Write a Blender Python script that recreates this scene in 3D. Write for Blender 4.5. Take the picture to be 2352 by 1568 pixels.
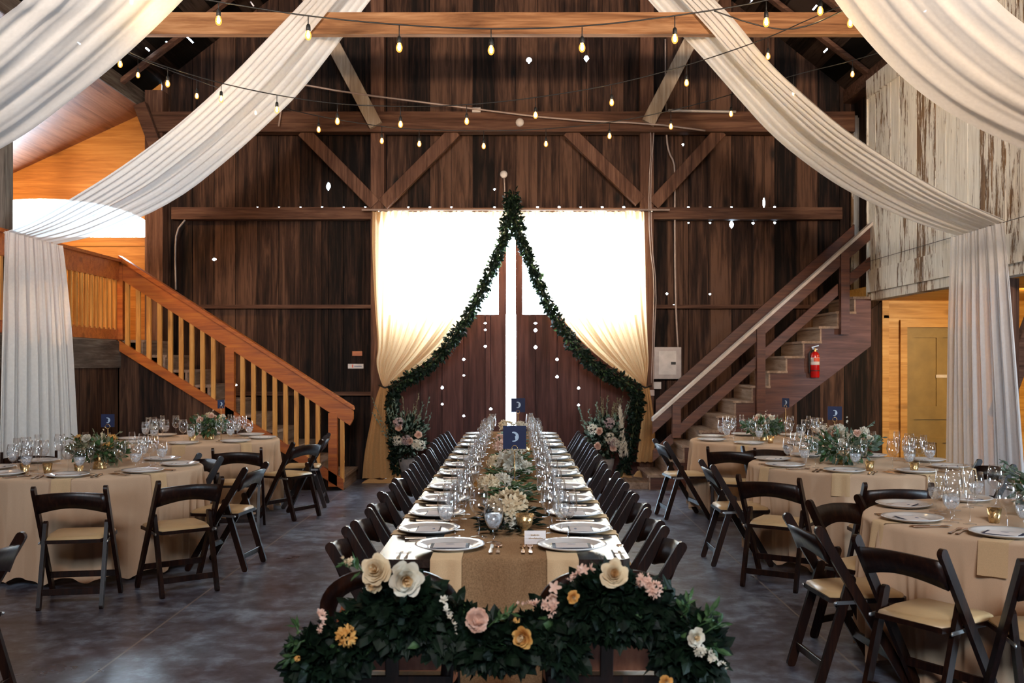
import bpy, bmesh, math, random
from mathutils import Vector, Matrix
random.seed(7)
PI = math.pi
scene = bpy.context.scene
for o in list(bpy.data.objects): bpy.data.objects.remove(o)
COL = scene.collection

# ------------------------------------------------------------------ camera
F, VX, VY, EYE = 2287.0, 1185.0, 835.0, 1.58        # focal length and principal point in pixels of 2352x1568, eye height
cam_d = bpy.data.cameras.new('camera'); cam = bpy.data.objects.new('camera', cam_d); COL.objects.link(cam)
cam.location = (0, 0, EYE); cam.rotation_euler = (PI/2, 0, 0)
cam_d.sensor_width = 36; cam_d.lens = 36*F/2352
cam_d.shift_x = -(VX-1176)/2352; cam_d.shift_y = (VY-784)/2352
cam_d.clip_start = .05; cam_d.clip_end = 200
cam_d.dof.use_dof = True; cam_d.dof.focus_distance = 6.6; cam_d.dof.aperture_fstop = 4.2
scene.camera = cam

# ------------------------------------------------------------------ world and light
w = bpy.data.worlds.new('sky'); scene.world = w; w.use_nodes = True
bg = w.node_tree.nodes['Background']; bg.inputs[0].default_value = (.62, .82, 1, 1); bg.inputs[1].default_value = 27.0
def area(name, loc, rot, sx, sy, power, col, portal=False):
    l = bpy.data.lights.new(name, 'AREA'); l.shape = 'RECTANGLE'; l.size = sx; l.size_y = sy
    l.energy = power; l.color = col
    if 'uplight' in name: l.spread = math.radians(95)
    o = bpy.data.objects.new(name, l); COL.objects.link(o); o.location = loc; o.rotation_euler = rot
    if portal: l.cycles.is_portal = True
    return o
area('portal_doors', (-.05, 13.9, 2.0), (-PI/2, 0, 0), 3.7, 3.8, 1, (1, 1, 1), True)
area('portal_arch', (-6.4, 13.9, 3.5), (-PI/2, 0, 0), 3.3, .8, 1, (1, 1, 1), True)
area('portal_front', (0, -5.2, 5.2), (PI/2, 0, 0), 3.2, 1.6, 1, (1, 1, 1), True)
area('portal_side', (8.45, 2.1, 1.85), (0, PI/2, 0), 1.9, 2.6, 1, (1, 1, 1), True)
# warm tungsten hall lamp high behind the camera, left aisle lamp; the others are added fill
area('hall_lamp', (0, -2.5, 4.6), (math.radians(66), 0, 0), 2.6, .5, 95, (1, .55, .26))
for sx_ in (-1, 1): area('drape_fill_uplight', (sx_*2.6, 1.2, 3.4), (math.radians(118), 0, math.radians(-8*sx_)), .5, .3, 150 if sx_ < 0 else 175, (1, .8, .62) if sx_ < 0 else (1, .72, .48))  # unseen lamps added to brighten the swags
area('aisle_lamp_left', (-6.3, 11.6, 4.1), (math.radians(25), 0, 0), .3, .3, 48, (1, .58, .25))
area('aisle_fill_right', (6.0, 11.2, 2.36), (math.radians(35), 0, 0), .4, .4, 48, (1, .66, .28))  # added fill under the loft to brighten the pine wall
vs = scene.view_settings
vs.view_transform = 'Standard'; vs.look = 'None'; vs.gamma = 1; vs.use_curve_mapping = False; vs.exposure = 0.75
cy = scene.cycles
cy.max_bounces = 7; cy.diffuse_bounces = 3; cy.glossy_bounces = 3; cy.transmission_bounces = 4; cy.transparent_max_bounces = 40
cy.sample_clamp_indirect = 6; cy.caustics_reflective = False; cy.caustics_refractive = False
cy.use_denoising = True

# ------------------------------------------------------------------ helpers
def P(px, py, Y): return Vector(((px-VX)*Y/F, Y, EYE-(py-VY)*Y/F))
def lerp(a, b, t): return a+(b-a)*t
def resample(pts, n):
    pts = [Vector(p) for p in pts]; L = [0]
    for a, b in zip(pts, pts[1:]): L.append(L[-1]+(b-a).length)
    out = []; k = 0
    for i in range(n):
        t = L[-1]*i/(n-1)
        while k < len(L)-2 and L[k+1] < t: k += 1
        d = L[k+1]-L[k]
        out.append(pts[k].lerp(pts[k+1], (t-L[k])/d if d > 1e-9 else 0))
    return out
def smooth(pts, it=2):
    pts = [Vector(p) for p in pts]
    for _ in range(it):
        q = [pts[0]]
        for a, b in zip(pts, pts[1:]): q += [a.lerp(b, .25), a.lerp(b, .75)]
        q.append(pts[-1]); pts = q
    return pts

class MB:
    def __init__(s): s.v = []; s.f = []; s.s = []
    def add(s, vs_, fs, sm=False, M=None):
        b = len(s.v)
        s.v += [tuple(M @ Vector(p)) if M else tuple(p) for p in vs_]
        s.f += [tuple(b+i for i in f) for f in fs]; s.s += [sm]*len(fs); return s
    def box(s, a, b, M=None):
        (x0, y0, z0), (x1, y1, z1) = a, b
        v = [(x0,y0,z0),(x1,y0,z0),(x1,y1,z0),(x0,y1,z0),(x0,y0,z1),(x1,y0,z1),(x1,y1,z1),(x0,y1,z1)]
        return s.add(v, [(0,3,2,1),(4,5,6,7),(0,1,5,4),(1,2,6,5),(2,3,7,6),(3,0,4,7)], False, M)
    def bar(s, p, q, w, h, up=(0, 0, 1), ch=.12):      # beam with chamfered edges from p to q
        p, q = Vector(p), Vector(q); d = (q-p).normalized(); r = d.cross(Vector(up))
        if r.length < 1e-4: r = Vector((1, 0, 0))
        r.normalize(); u = r.cross(d).normalized(); c = min(w, h)*ch
        pr = [(w/2-c,-h/2),(w/2,-h/2+c),(w/2,h/2-c),(w/2-c,h/2),(-w/2+c,h/2),(-w/2,h/2-c),(-w/2,-h/2+c),(-w/2+c,-h/2)]
        v = [p+r*a+u*b for a, b in pr]+[q+r*a+u*b for a, b in pr]
        return s.add(v, [tuple(range(7, -1, -1)), tuple(range(8, 16))]+[(i, (i+1) % 8, 8+(i+1) % 8, 8+i) for i in range(8)])
    def prism(s, poly, y0, y1, axis='y', M=None):     # 2D polygon extruded along an axis
        n = len(poly)
        ar = sum(poly[i][0]*poly[(i+1) % n][1]-poly[(i+1) % n][0]*poly[i][1] for i in range(n))
        if ar < 0: poly = poly[::-1]
        mk = {'y': lambda a, b, c: (a, c, b), 'x': lambda a, b, c: (c, a, b), 'z': lambda a, b, c: (a, b, c)}[axis]
        v = [mk(a, b, y0) for a, b in poly]+[mk(a, b, y1) for a, b in poly]
        return s.add(v, [tuple(range(n)), tuple(range(2*n-1, n-1, -1))]+[(i, n+i, n+(i+1) % n, (i+1) % n) for i in range(n)], False, M)
    def tube(s, pts, r, n=8, caps=True):
        pts = [Vector(p) for p in pts]; rs = r if isinstance(r, (list, tuple)) else [r]*len(pts); v = []
        u = None
        for i, p in enumerate(pts):
            d = (pts[min(i+1, len(pts)-1)]-pts[max(i-1, 0)]).normalized()
            if u is None: u = d.orthogonal().normalized()
            u = (u-d*u.dot(d)).normalized(); w_ = d.cross(u)
            v += [p+(u*math.cos(2*PI*k/n)+w_*math.sin(2*PI*k/n))*rs[i] for k in range(n)]
        m = len(pts)
        f = [(i*n+k, i*n+(k+1) % n, (i+1)*n+(k+1) % n, (i+1)*n+k) for i in range(m-1) for k in range(n)]
        s.add(v, f, True)
        if caps: s.add(v, [tuple(range(n-1, -1, -1)), tuple(range((m-1)*n, m*n))])
        return s
    def lathe(s, prof, n=20, c=(0, 0, 0), M=None):
        v = [(c[0]+r*math.cos(2*PI*k/n), c[1]+r*math.sin(2*PI*k/n), c[2]+z) for r, z in prof for k in range(n)]
        f = [(i*n+k, i*n+(k+1) % n, (i+1)*n+(k+1) % n, (i+1)*n+k) for i in range(len(prof)-1) for k in range(n)]
        return s.add(v, f, True, M)
    def grid(s, fn, nu, nv, sm=True):
        v = [fn(i/nu, j/nv) for j in range(nv+1) for i in range(nu+1)]
        f = [(j*(nu+1)+i, j*(nu+1)+i+1, (j+1)*(nu+1)+i+1, (j+1)*(nu+1)+i) for j in range(nv) for i in range(nu)]
        return s.add(v, f, sm)
    def mesh(s, name):
        me = bpy.data.meshes.new(name); me.from_pydata(s.v, [], s.f)
        me.polygons.foreach_set('use_smooth', s.s); me.validate()
        bm = bmesh.new(); bm.from_mesh(me)
        bmesh.ops.remove_doubles(bm, verts=bm.verts, dist=1e-6)
        bmesh.ops.recalc_face_normals(bm, faces=bm.faces); bm.to_mesh(me); bm.free()
        return me
def obj(name, mb, m, parent=None, **kw):
    me = mb.mesh(name) if isinstance(mb, MB) else mb
    if m: me.materials.clear(); me.materials.append(m)
    o = bpy.data.objects.new(name, me); COL.objects.link(o)
    if parent: o.parent = parent
    for k, v in kw.items(): o[k] = v
    return o
def struct(name, mb, m, parent=None):
    o = obj(name, mb, m, parent)
    if not parent: o['kind'] = 'structure'
    return o
def tag(o, label, cat, group=None):
    o['label'] = label; o['category'] = cat
    if group: o['group'] = group
    return o
def thing(name, label, cat, loc=(0, 0, 0), rz=0, group=None):
    o = bpy.data.objects.new(name, None); COL.objects.link(o); o.location = loc; o.rotation_euler = (0, 0, rz)
    o.empty_display_size = .05
    return tag(o, label, cat, group)
def dup(o, loc=None, rz=None, label=None, group=None, parent=None):
    c = o.copy(); COL.objects.link(c); c.parent = parent
    if loc is not None: c.location = loc
    if rz is not None: c.rotation_euler = (0, 0, rz)
    if label: c['label'] = label
    if group: c['group'] = group
    for ch in list(o.children): dup(ch, parent=c)
    return c
class Proto:                      # first use moves the original, later uses copy it
    def __init__(s, o): s.o = o; s.used = False
    def put(s, loc, rz, label, group=None):
        if not s.used:
            s.used = True; s.o.location = loc; s.o.rotation_euler = (0, 0, rz); s.o['label'] = label
            if group: s.o['group'] = group
            return s.o
        return dup(s.o, loc, rz, label, group)

# ------------------------------------------------------------------ materials
class NT:
    def __init__(s, name):
        s.m = bpy.data.materials.new(name); s.m.use_nodes = True; s.t = s.m.node_tree; s.t.nodes.clear()
        s.out = s.t.nodes.new('ShaderNodeOutputMaterial')
    def n(s, typ, ins={}, **kw):
        x = s.t.nodes.new('ShaderNode'+typ)
        for k, v in kw.items(): setattr(x, k, v)
        for k, v in ins.items():
            i = x.inputs[k]
            if isinstance(v, bpy.types.NodeSocket): s.t.links.new(v, i)
            else: i.default_value = v
        return x
    def end(s, sh): s.t.links.new(sh, s.out.inputs[0]); return s.m
def c4(c): return (c[0], c[1], c[2], 1)
def ramp(nt, fac, stops):
    r = nt.n('ValToRGB', {0: fac}); e = r.color_ramp.elements
    while len(e) < len(stops): e.new(.5)
    for i, (p, c) in enumerate(stops): e[i].position = p; e[i].color = c4(c)
    return r.outputs[0]
def pbsdf(nt, col, rough, spec=.5, metal=0, extra={}):
    ins = {'Base Color': col if isinstance(col, bpy.types.NodeSocket) else c4(col), 'Roughness': rough, 'Specular IOR Level': spec, 'Metallic': metal}
    ins.update(extra)
    return nt.n('BsdfPrincipled', ins)
def plain(name, col, rough=.5, spec=.5, metal=0, var=.12, scale=12, bump=0, bscale=60, extra={}):
    nt = NT(name); tc = nt.n('TexCoord').outputs['Object']
    nz = nt.n('TexNoise', {'Vector': tc, 'Scale': scale, 'Detail': 3}).outputs[0]
    c = ramp(nt, nz, [(.3, [x*(1-var) for x in col]), (.7, [min(1, x*(1+var)) for x in col])])
    ex = dict(extra)
    if bump:
        b = nt.n('TexNoise', {'Vector': tc, 'Scale': bscale, 'Detail': 2}).outputs[0]
        ex['Normal'] = nt.n('Bump', {'Strength': bump, 'Distance': .01, 'Height': b}).outputs[0]
    return nt.end(pbsdf(nt, c, rough, spec, metal, ex).outputs[0])
AX = {'X': (0, 1, 2), 'Y': (1, 0, 2), 'Z': (2, 0, 1)}
def wood(name, dark, mid, light, grain='Z', plank=None, rough=.6, spec=.35, knots=.5, scale=1, tone=.5, bump=.25, world=True, gap=False):
    """stretched grain; plank = (axis, width, offset) gives every board a tone of its own"""
    nt = NT(name)
    vec = nt.n('NewGeometry').outputs['Position'] if world else nt.n('TexCoord').outputs['Object']
    sep = nt.n('SeparateXYZ', {0: vec})
    rnd = None; off = vec
    if plank:
        a = sep.outputs['XYZ'.index(plank[0])]
        q = nt.n('Math', {0: nt.n('Math', {0: a, 1: plank[2]}, operation='SUBTRACT').outputs[0], 1: plank[1]}, operation='DIVIDE').outputs[0]
        fl = nt.n('Math', {0: q}, operation='FLOOR').outputs[0]
        wn = nt.n('TexWhiteNoise', {'W': fl}, noise_dimensions='1D')
        rnd = wn.outputs['Value']
        sh = nt.n('VectorMath', {0: wn.outputs['Color'], 1: (7, 9, 11)}, operation='MULTIPLY').outputs[0]
        off = nt.n('VectorMath', {0: vec, 1: sh}, operation='ADD').outputs[0]
    sc = [14*scale]*3; sc['XYZ'.index(grain)] = 1.1*scale
    mp = nt.n('Mapping', {'Vector': off, 'Scale': sc})
    n1 = nt.n('TexNoise', {'Vector': mp.outputs[0], 'Scale': 1, 'Detail': 5, 'Roughness': .65, 'Distortion': .6}).outputs[0]
    sc2 = [55*scale]*3; sc2['XYZ'.index(grain)] = 2.0*scale
    n2 = nt.n('TexNoise', {'Vector': nt.n('Mapping', {'Vector': off, 'Scale': sc2}).outputs[0], 'Scale': 1, 'Detail': 3}).outputs[0]
    fac = nt.n('Math', {0: nt.n('Math', {0: n1, 1: .72}, operation='MULTIPLY').outputs[0], 1: nt.n('Math', {0: n2, 1: .28}, operation='MULTIPLY').outputs[0]}, operation='ADD').outputs[0]
    if rnd:
        t = nt.n('Math', {0: nt.n('Math', {0: rnd, 1: .5}, operation='SUBTRACT').outputs[0], 1: tone*.4}, operation='MULTIPLY').outputs[0]
        fac = nt.n('Math', {0: fac, 1: t}, operation='ADD').outputs[0]
    col = ramp(nt, fac, [(.34, dark), (.5, mid), (.66, light)])
    if knots:
        sk = [2.4*scale]*3; sk['XYZ'.index(grain)] = 1.1*scale
        v = nt.n('TexVoronoi', {'Vector': nt.n('Mapping', {'Vector': off, 'Scale': sk}).outputs[0], 'Scale': 1}).outputs['Distance']
        k = nt.n('MapRange', {0: v, 1: .05, 2: .16, 3: knots, 4: 0.0}).outputs[0]
        col = nt.n('MixRGB', {0: k, 1: col, 2: c4([x*.35 for x in dark])}).outputs[0]
    ex = {}
    if bump: ex['Normal'] = nt.n('Bump', {'Strength': bump, 'Distance': .01, 'Height': fac}).outputs[0]
    rr = nt.n('MapRange', {0: fac, 1: .3, 2: .7, 3: min(1, rough*1.2), 4: rough*.85}).outputs[0]
    return nt.end(pbsdf(nt, col, rr, spec, 0, ex).outputs[0])
def peeling(name, plank):
    nt = NT(name); vec = nt.n('NewGeometry').outputs['Position']; sep = nt.n('SeparateXYZ', {0: vec})
    q = nt.n('Math', {0: sep.outputs['XYZ'.index(plank[0])], 1: plank[1]}, operation='DIVIDE').outputs[0]
    wn = nt.n('TexWhiteNoise', {'W': nt.n('Math', {0: q}, operation='FLOOR').outputs[0]}, noise_dimensions='1D')
    off = nt.n('VectorMath', {0: vec, 1: nt.n('VectorMath', {0: wn.outputs['Color'], 1: (5, 5, 5)}, operation='MULTIPLY').outputs[0]}, operation='ADD').outputs[0]
    n1 = nt.n('TexNoise', {'Vector': nt.n('Mapping', {'Vector': off, 'Scale': (16, 16, 2.2)}).outputs[0], 'Scale': 1, 'Detail': 8, 'Roughness': .75}).outputs[0]
    th = nt.n('MapRange', {0: wn.outputs['Value'], 1: 0, 2: 1, 3: -.1, 4: .12}).outputs[0]
    f = nt.n('Math', {0: n1, 1: th}, operation='ADD').outputs[0]
    mask = nt.n('MapRange', {0: f, 1: .545, 2: .575, 3: 0, 4: 1}).outputs[0]
    n2 = nt.n('TexNoise', {'Vector': nt.n('Mapping', {'Vector': off, 'Scale': (40, 40, 3)}).outputs[0], 'Scale': 1, 'Detail': 4}).outputs[0]
    paint = ramp(nt, n2, [(.3, (.6, .55, .47)), (.6, (.82, .78, .7))])
    bare = ramp(nt, n2, [(.3, (.09, .045, .022)), (.65, (.28, .17, .09))])
    col = nt.n('MixRGB', {0: mask, 1: paint, 2: bare}).outputs[0]
    inv = nt.n('Math', {0: 1.0, 1: mask}, operation='SUBTRACT').outputs[0]
    return nt.end(pbsdf(nt, col, .7, .3, 0, {'Normal': nt.n('Bump', {'Strength': .5, 'Distance': .01, 'Height': inv}).outputs[0]}).outputs[0])
def cloth(name, col, trans=.3, sheer=0, weave=220, rough=.9, bump=.15, var=.06):
    nt = NT(name); tc = nt.n('TexCoord').outputs['Object']
    wv = nt.n('TexNoise', {'Vector': tc, 'Scale': weave, 'Detail': 2}).outputs[0]
    c = ramp(nt, wv, [(.3, [x*(1-var) for x in col]), (.7, [min(1, x*(1+var)) for x in col])])
    bp = nt.n('Bump', {'Strength': bump, 'Distance': .004, 'Height': wv}).outputs[0]
    d = nt.n('BsdfDiffuse', {'Color': c, 'Roughness': rough, 'Normal': bp}).outputs[0]
    if trans: d = nt.n('MixShader', {0: trans, 1: d, 2: nt.n('BsdfTranslucent', {'Color': c}).outputs[0]}).outputs[0]
    if sheer: d = nt.n('MixShader', {0: sheer, 1: d, 2: nt.n('BsdfTransparent').outputs[0]}).outputs[0]
    return nt.end(d)
def glass(name, tint=(1, 1, 1), fr=1.5, base=.05):
    nt = NT(name)
    f = nt.n('Math', {0: nt.n('LayerWeight', {'Blend': .5}).outputs['Facing'], 1: 3.4}, operation='POWER').outputs[0]
    f = nt.n('Math', {0: f, 1: .8 if fr > 1.4 else .3}, operation='MULTIPLY').outputs[0]
    nz = nt.n('TexNoise', {'Vector': nt.n('TexCoord').outputs['Object'], 'Scale': 30}).outputs[0]
    f = nt.n('Math', {0: f, 1: nt.n('MapRange', {0: nz, 3: base, 4: base*2}).outputs[0]}, operation='ADD').outputs[0]
    f.node.use_clamp = True
    return nt.end(nt.n('MixShader', {0: f, 1: nt.n('BsdfTransparent', {'Color': c4(tint)}).outputs[0], 2: nt.n('BsdfGlossy', {'Roughness': .03, 'Color': (1, 1, 1, 1)}).outputs[0]}).outputs[0])
def emit(name, col, strength):
    nt = NT(name); nz = nt.n('TexNoise', {'Vector': nt.n('TexCoord').outputs['Object'], 'Scale': 40}).outputs[0]
    c = ramp(nt, nz, [(.2, [x*.92 for x in col]), (.8, col)])
    return nt.end(nt.n('Emission', {'Color': c, 'Strength': strength}).outputs[0])
def leafmat(name, a, b, rough=.5, spec=.4, trans=.25):
    nt = NT(name); pos = nt.n('NewGeometry').outputs['Position']
    nz = nt.n('TexNoise', {'Vector': pos, 'Scale': 26, 'Detail': 2}).outputs[0]
    c = ramp(nt, nz, [(.35, a), (.65, b)])
    p = pbsdf(nt, c, rough, spec).outputs[0]
    return nt.end(nt.n('MixShader', {0: trans, 1: p, 2: nt.n('BsdfTranslucent', {'Color': c}).outputs[0]}).outputs[0])
def floormat():
    nt = NT('polished_concrete'); pos = nt.n('NewGeometry').outputs['Position']; sep = nt.n('SeparateXYZ', {0: pos})
    a = nt.n('TexNoise', {'Vector': nt.n('Mapping', {'Vector': pos, 'Scale': (1, 1.2, 1)}).outputs[0], 'Scale': 1.5, 'Detail': 5, 'Roughness': .6, 'Distortion': .3}).outputs[0]
    b = nt.n('TexNoise', {'Vector': pos, 'Scale': 8, 'Detail': 7, 'Roughness': .68, 'Distortion': .2}).outputs[0]
    f = nt.n('Math', {0: nt.n('Math', {0: a, 1: .42}, operation='MULTIPLY').outputs[0], 1: nt.n('Math', {0: b, 1: .58}, operation='MULTIPLY').outputs[0]}, operation='ADD').outputs[0]
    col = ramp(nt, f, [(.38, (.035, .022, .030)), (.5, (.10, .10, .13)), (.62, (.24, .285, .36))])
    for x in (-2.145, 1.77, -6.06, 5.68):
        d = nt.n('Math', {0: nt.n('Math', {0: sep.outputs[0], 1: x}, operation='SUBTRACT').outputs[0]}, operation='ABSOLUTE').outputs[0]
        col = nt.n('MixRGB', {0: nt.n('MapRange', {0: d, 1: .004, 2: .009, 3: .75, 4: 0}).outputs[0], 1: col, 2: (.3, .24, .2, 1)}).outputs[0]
    r = nt.n('MapRange', {0: a, 1: .3, 2: .7, 3: .27, 4: .37}).outputs[0]
    return nt.end(pbsdf(nt, col, r, .6, 0).outputs[0])

M = {}
M['back'] = wood('weathered_barn_board', (.005, .0025, .0017), (.033, .013, .0065), (.105, .047, .024), 'Z', ('X', .2946, -1.766), .72, .25, .9, tone=.7)
M['door'] = wood('red_stained_barn_door_board', (.032, .009, .007), (.065, .017, .012), (.10, .031, .021), 'Z', ('X', .2946, -1.01), .6, .3, .5, tone=.4)
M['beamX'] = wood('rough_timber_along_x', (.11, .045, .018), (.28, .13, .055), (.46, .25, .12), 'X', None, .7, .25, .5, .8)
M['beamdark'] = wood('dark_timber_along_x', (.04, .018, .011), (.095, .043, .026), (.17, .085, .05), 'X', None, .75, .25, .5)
M['beamY'] = wood('grey_timber_along_y', (.04, .026, .018), (.1, .072, .054), (.2, .165, .13), 'Y', None, .8, .2, .4)
M['greypost'] = wood('weathered_grey_post', (.05, .04, .034), (.13, .11, .095), (.24, .21, .185), 'Z', None, .8, .2, .5)
M['post'] = wood('dark_timber_post', (.045, .02, .012), (.11, .05, .03), (.2, .1, .06), 'Z', None, .72, .25, .6)
M['strut'] = wood('pale_grey_strut_timber', (.2, .14, .1), (.36, .28, .21), (.52, .44, .35), 'Z', None, .75, .2, .8)
M['roof'] = wood('black_roof_board', (.004, .003, .002), (.014, .008, .006), (.05, .032, .024), 'Y', ('X', .23, 0), .9, .1, 0, tone=1.2)
M['roofgrey'] = wood('grey_roof_shingle', (.3, .27, .25), (.45, .42, .4), (.6, .57, .55), 'Y', None, .85, .2, 0)
M['ceil'] = wood('brown_tongue_and_groove', (.14, .055, .03), (.24, .1, .055), (.33, .15, .085), 'Y', ('X', .14, 0), .4, .4, .2, tone=.3)
M['pine'] = wood('orange_pine_board', (.36, .13, .02), (.52, .21, .04), (.65, .3, .07), 'X', ('Z', .18, 0), .42, .4, .55, tone=.35)
M['pineR'] = wood('yellow_pine_board', (.42, .19, .035), (.6, .3, .06), (.72, .4, .1), 'X', ('Z', .16, 0), .42, .4, .6, tone=.3)
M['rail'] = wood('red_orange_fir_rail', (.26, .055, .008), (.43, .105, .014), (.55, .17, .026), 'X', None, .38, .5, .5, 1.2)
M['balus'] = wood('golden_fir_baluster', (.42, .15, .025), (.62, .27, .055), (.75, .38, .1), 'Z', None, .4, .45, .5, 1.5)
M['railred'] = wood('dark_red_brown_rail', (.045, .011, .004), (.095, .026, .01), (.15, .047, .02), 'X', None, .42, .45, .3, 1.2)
M['railcap'] = plain('painted_highlight_rail_cap', (.55, .47, .41), .3, .6)  # pale colour paints in the highlight along the top of the rail
M['tread'] = wood('worn_grey_tread', (.16, .1, .065), (.3, .2, .14), (.42, .3, .22), 'Y', None, .6, .35, .3)
M['white'] = peeling('peeling_white_board', ('Y', .25))
M['whiteX'] = peeling('peeling_white_board_end', ('X', .12))
M['olive'] = plain('olive_yellow_door_paint', (.30, .2, .06), .45, .4, var=.15, scale=5)
M['floor'] = floormat()
M['chair'] = wood('dark_mahogany_chair_wood', (.005, .0016, .001), (.013, .004, .0022), (.034, .011, .005), 'Z', None, .34, .3, 0, 2, bump=.05, world=False)
M['seat'] = plain('tan_vinyl_seat_pad', (.60, .40, .2), .38, .45, var=.06)
M['metal'] = plain('brushed_steel', (.55, .55, .55), .35, .5, 1)
M['table'] = wood('varnished_dark_table_wood', (.012, .008, .006), (.025, .015, .011), (.05, .03, .02), 'Y', None, .24, .6, .2, 1, bump=.03)
M['burlap'] = cloth('tan_burlap', (.30, .17, .085), .05, 0, 160, bump=.6, var=.22)
M['napkin'] = cloth('cream_napkin_linen', (.64, .44, .25), .08, 0, 260, var=.06)
M['cloth'] = cloth('ivory_tablecloth', (.64, .44, .29), .12, 0, 300, var=.04)
M['drape'] = cloth('white_chiffon', (.95, .93, .9), .5, .02, 40, bump=.03, var=.03)
M['drapes'] = cloth('sheer_white_chiffon', (.92, .9, .9), .45, .22, 40, bump=.03, var=.03)
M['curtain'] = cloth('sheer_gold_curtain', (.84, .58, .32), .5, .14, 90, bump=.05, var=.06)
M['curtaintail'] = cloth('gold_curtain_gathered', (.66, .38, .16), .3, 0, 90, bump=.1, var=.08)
M['glass'] = glass('thin_clear_glass')
M['pane'] = glass('window_pane', fr=1.3, base=.01)
nt = NT('iced_water'); nz = nt.n('TexNoise', {'Vector': nt.n('TexCoord').outputs['Object'], 'Scale': 70, 'Detail': 2}).outputs[0]
M['water'] = nt.end(nt.n('MixShader', {0: nt.n('MapRange', {0: nz, 1: .35, 2: .65, 3: .12, 4: .5}).outputs[0], 1: nt.n('BsdfTransparent').outputs[0], 2: pbsdf(nt, (.85, .87, .9), .15, .8).outputs[0]}).outputs[0])
M['china'] = plain('white_china', (.74, .70, .66), .12, .6, var=.02)
M['card'] = plain('blush_card_paper', (.8, .72, .68), .7, .2, var=.03)
M['navy'] = plain('navy_card_paper', (.011, .016, .055), .55, .3, var=.1)
M['ink'] = plain('grey_blue_ink', (.12, .14, .24), .6, .2)
M['silverink'] = plain('silver_ink', (.42, .5, .6), .45, .4, var=.15, scale=60)
M['copper'] = plain('rose_gold_cutlery', (.82, .58, .42), .18, .6, 1, var=.05)
M['gold'] = plain('mercury_gold_glass', (.72, .46, .2), .25, .6, .8, var=.35, scale=70, bump=.3)
M['filament'] = emit('white_hot_filament', (1, .72, .38), 420)
nt = NT('amber_bulb_glass'); nz = nt.n('TexNoise', {'Vector': nt.n('TexCoord').outputs['Object'], 'Scale': 40}).outputs[0]
e_ = nt.n('Emission', {'Color': ramp(nt, nz, [(.2, (1, .36, .06)), (.8, (1, .42, .09))]), 'Strength': 2.2}).outputs[0]
M['bulb'] = nt.end(nt.n('MixShader', {0: .35, 1: nt.n('BsdfTransparent', {'Color': (1, .86, .62, 1)}).outputs[0], 2: e_}).outputs[0])
M['candle'] = emit('candle_flame', (1, .6, .2), 18)
M['black'] = plain('black_rubber_cable', (.012, .011, .01), .5, .4)
M['greypaint'] = plain('grey_enamel', (.33, .29, .28), .4, .5, .2)
M['greypale'] = plain('pale_grey_enamel', (.44, .41, .4), .4, .5, .2)
M['whiteplastic'] = plain('white_plastic', (.66, .6, .56), .5, .4)
M['conduit'] = plain('painted_conduit', (.42, .32, .28), .45, .4, .1)
M['red'] = plain('red_enamel', (.5, .008, .006), .22, .6)
M['redlabel'] = plain('orange_red_label', (.75, .09, .03), .5)
M['stone'] = plain('grey_stone_urn', (.2, .18, .17), .8, .2, var=.3, bump=.4)
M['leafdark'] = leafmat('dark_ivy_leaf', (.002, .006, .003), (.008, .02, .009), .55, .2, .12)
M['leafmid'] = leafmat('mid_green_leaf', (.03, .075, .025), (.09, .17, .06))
M['leafsage'] = leafmat('sage_eucalyptus_leaf', (.10, .15, .11), (.24, .31, .23), .6, .3)
M['leafolive'] = leafmat('dry_olive_sprig', (.16, .15, .08), (.32, .29, .17), .7, .2)
M['stem'] = plain('green_brown_stem', (.06, .07, .03), .7, .2)
M['cream'] = leafmat('cream_petal', (.74, .57, .36), (.86, .72, .5), .6, .2, .3)
M['ivory'] = leafmat('ivory_petal', (.74, .66, .52), (.86, .8, .68), .6, .2, .3)
M['blush'] = leafmat('blush_petal', (.75, .46, .34), (.86, .62, .5), .6, .2, .3)
M['apricot'] = leafmat('apricot_petal', (.7, .34, .08), (.85, .5, .16), .6, .2, .3)
M['heart'] = leafmat('honey_petal_heart', (.76, .5, .24), (.85, .64, .38), .6, .2, .2)
M['mauve'] = leafmat('dusty_mauve_petal', (.36, .24, .24), (.55, .42, .4), .7, .2, .2)

# ------------------------------------------------------------------ shell of the barn
YB = 13.6                                           # back wall plane
XL, XR = -4.96, 4.43                                # arcade lines of the nave
ZP = 5.25                                           # top of the arcade plates
RX, RZ = -.2, 9.0                                   # ridge
struct('floor', MB().box((-8.4, -5, -.1), (8.4, YB+.3, 0)), M['floor'])

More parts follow.
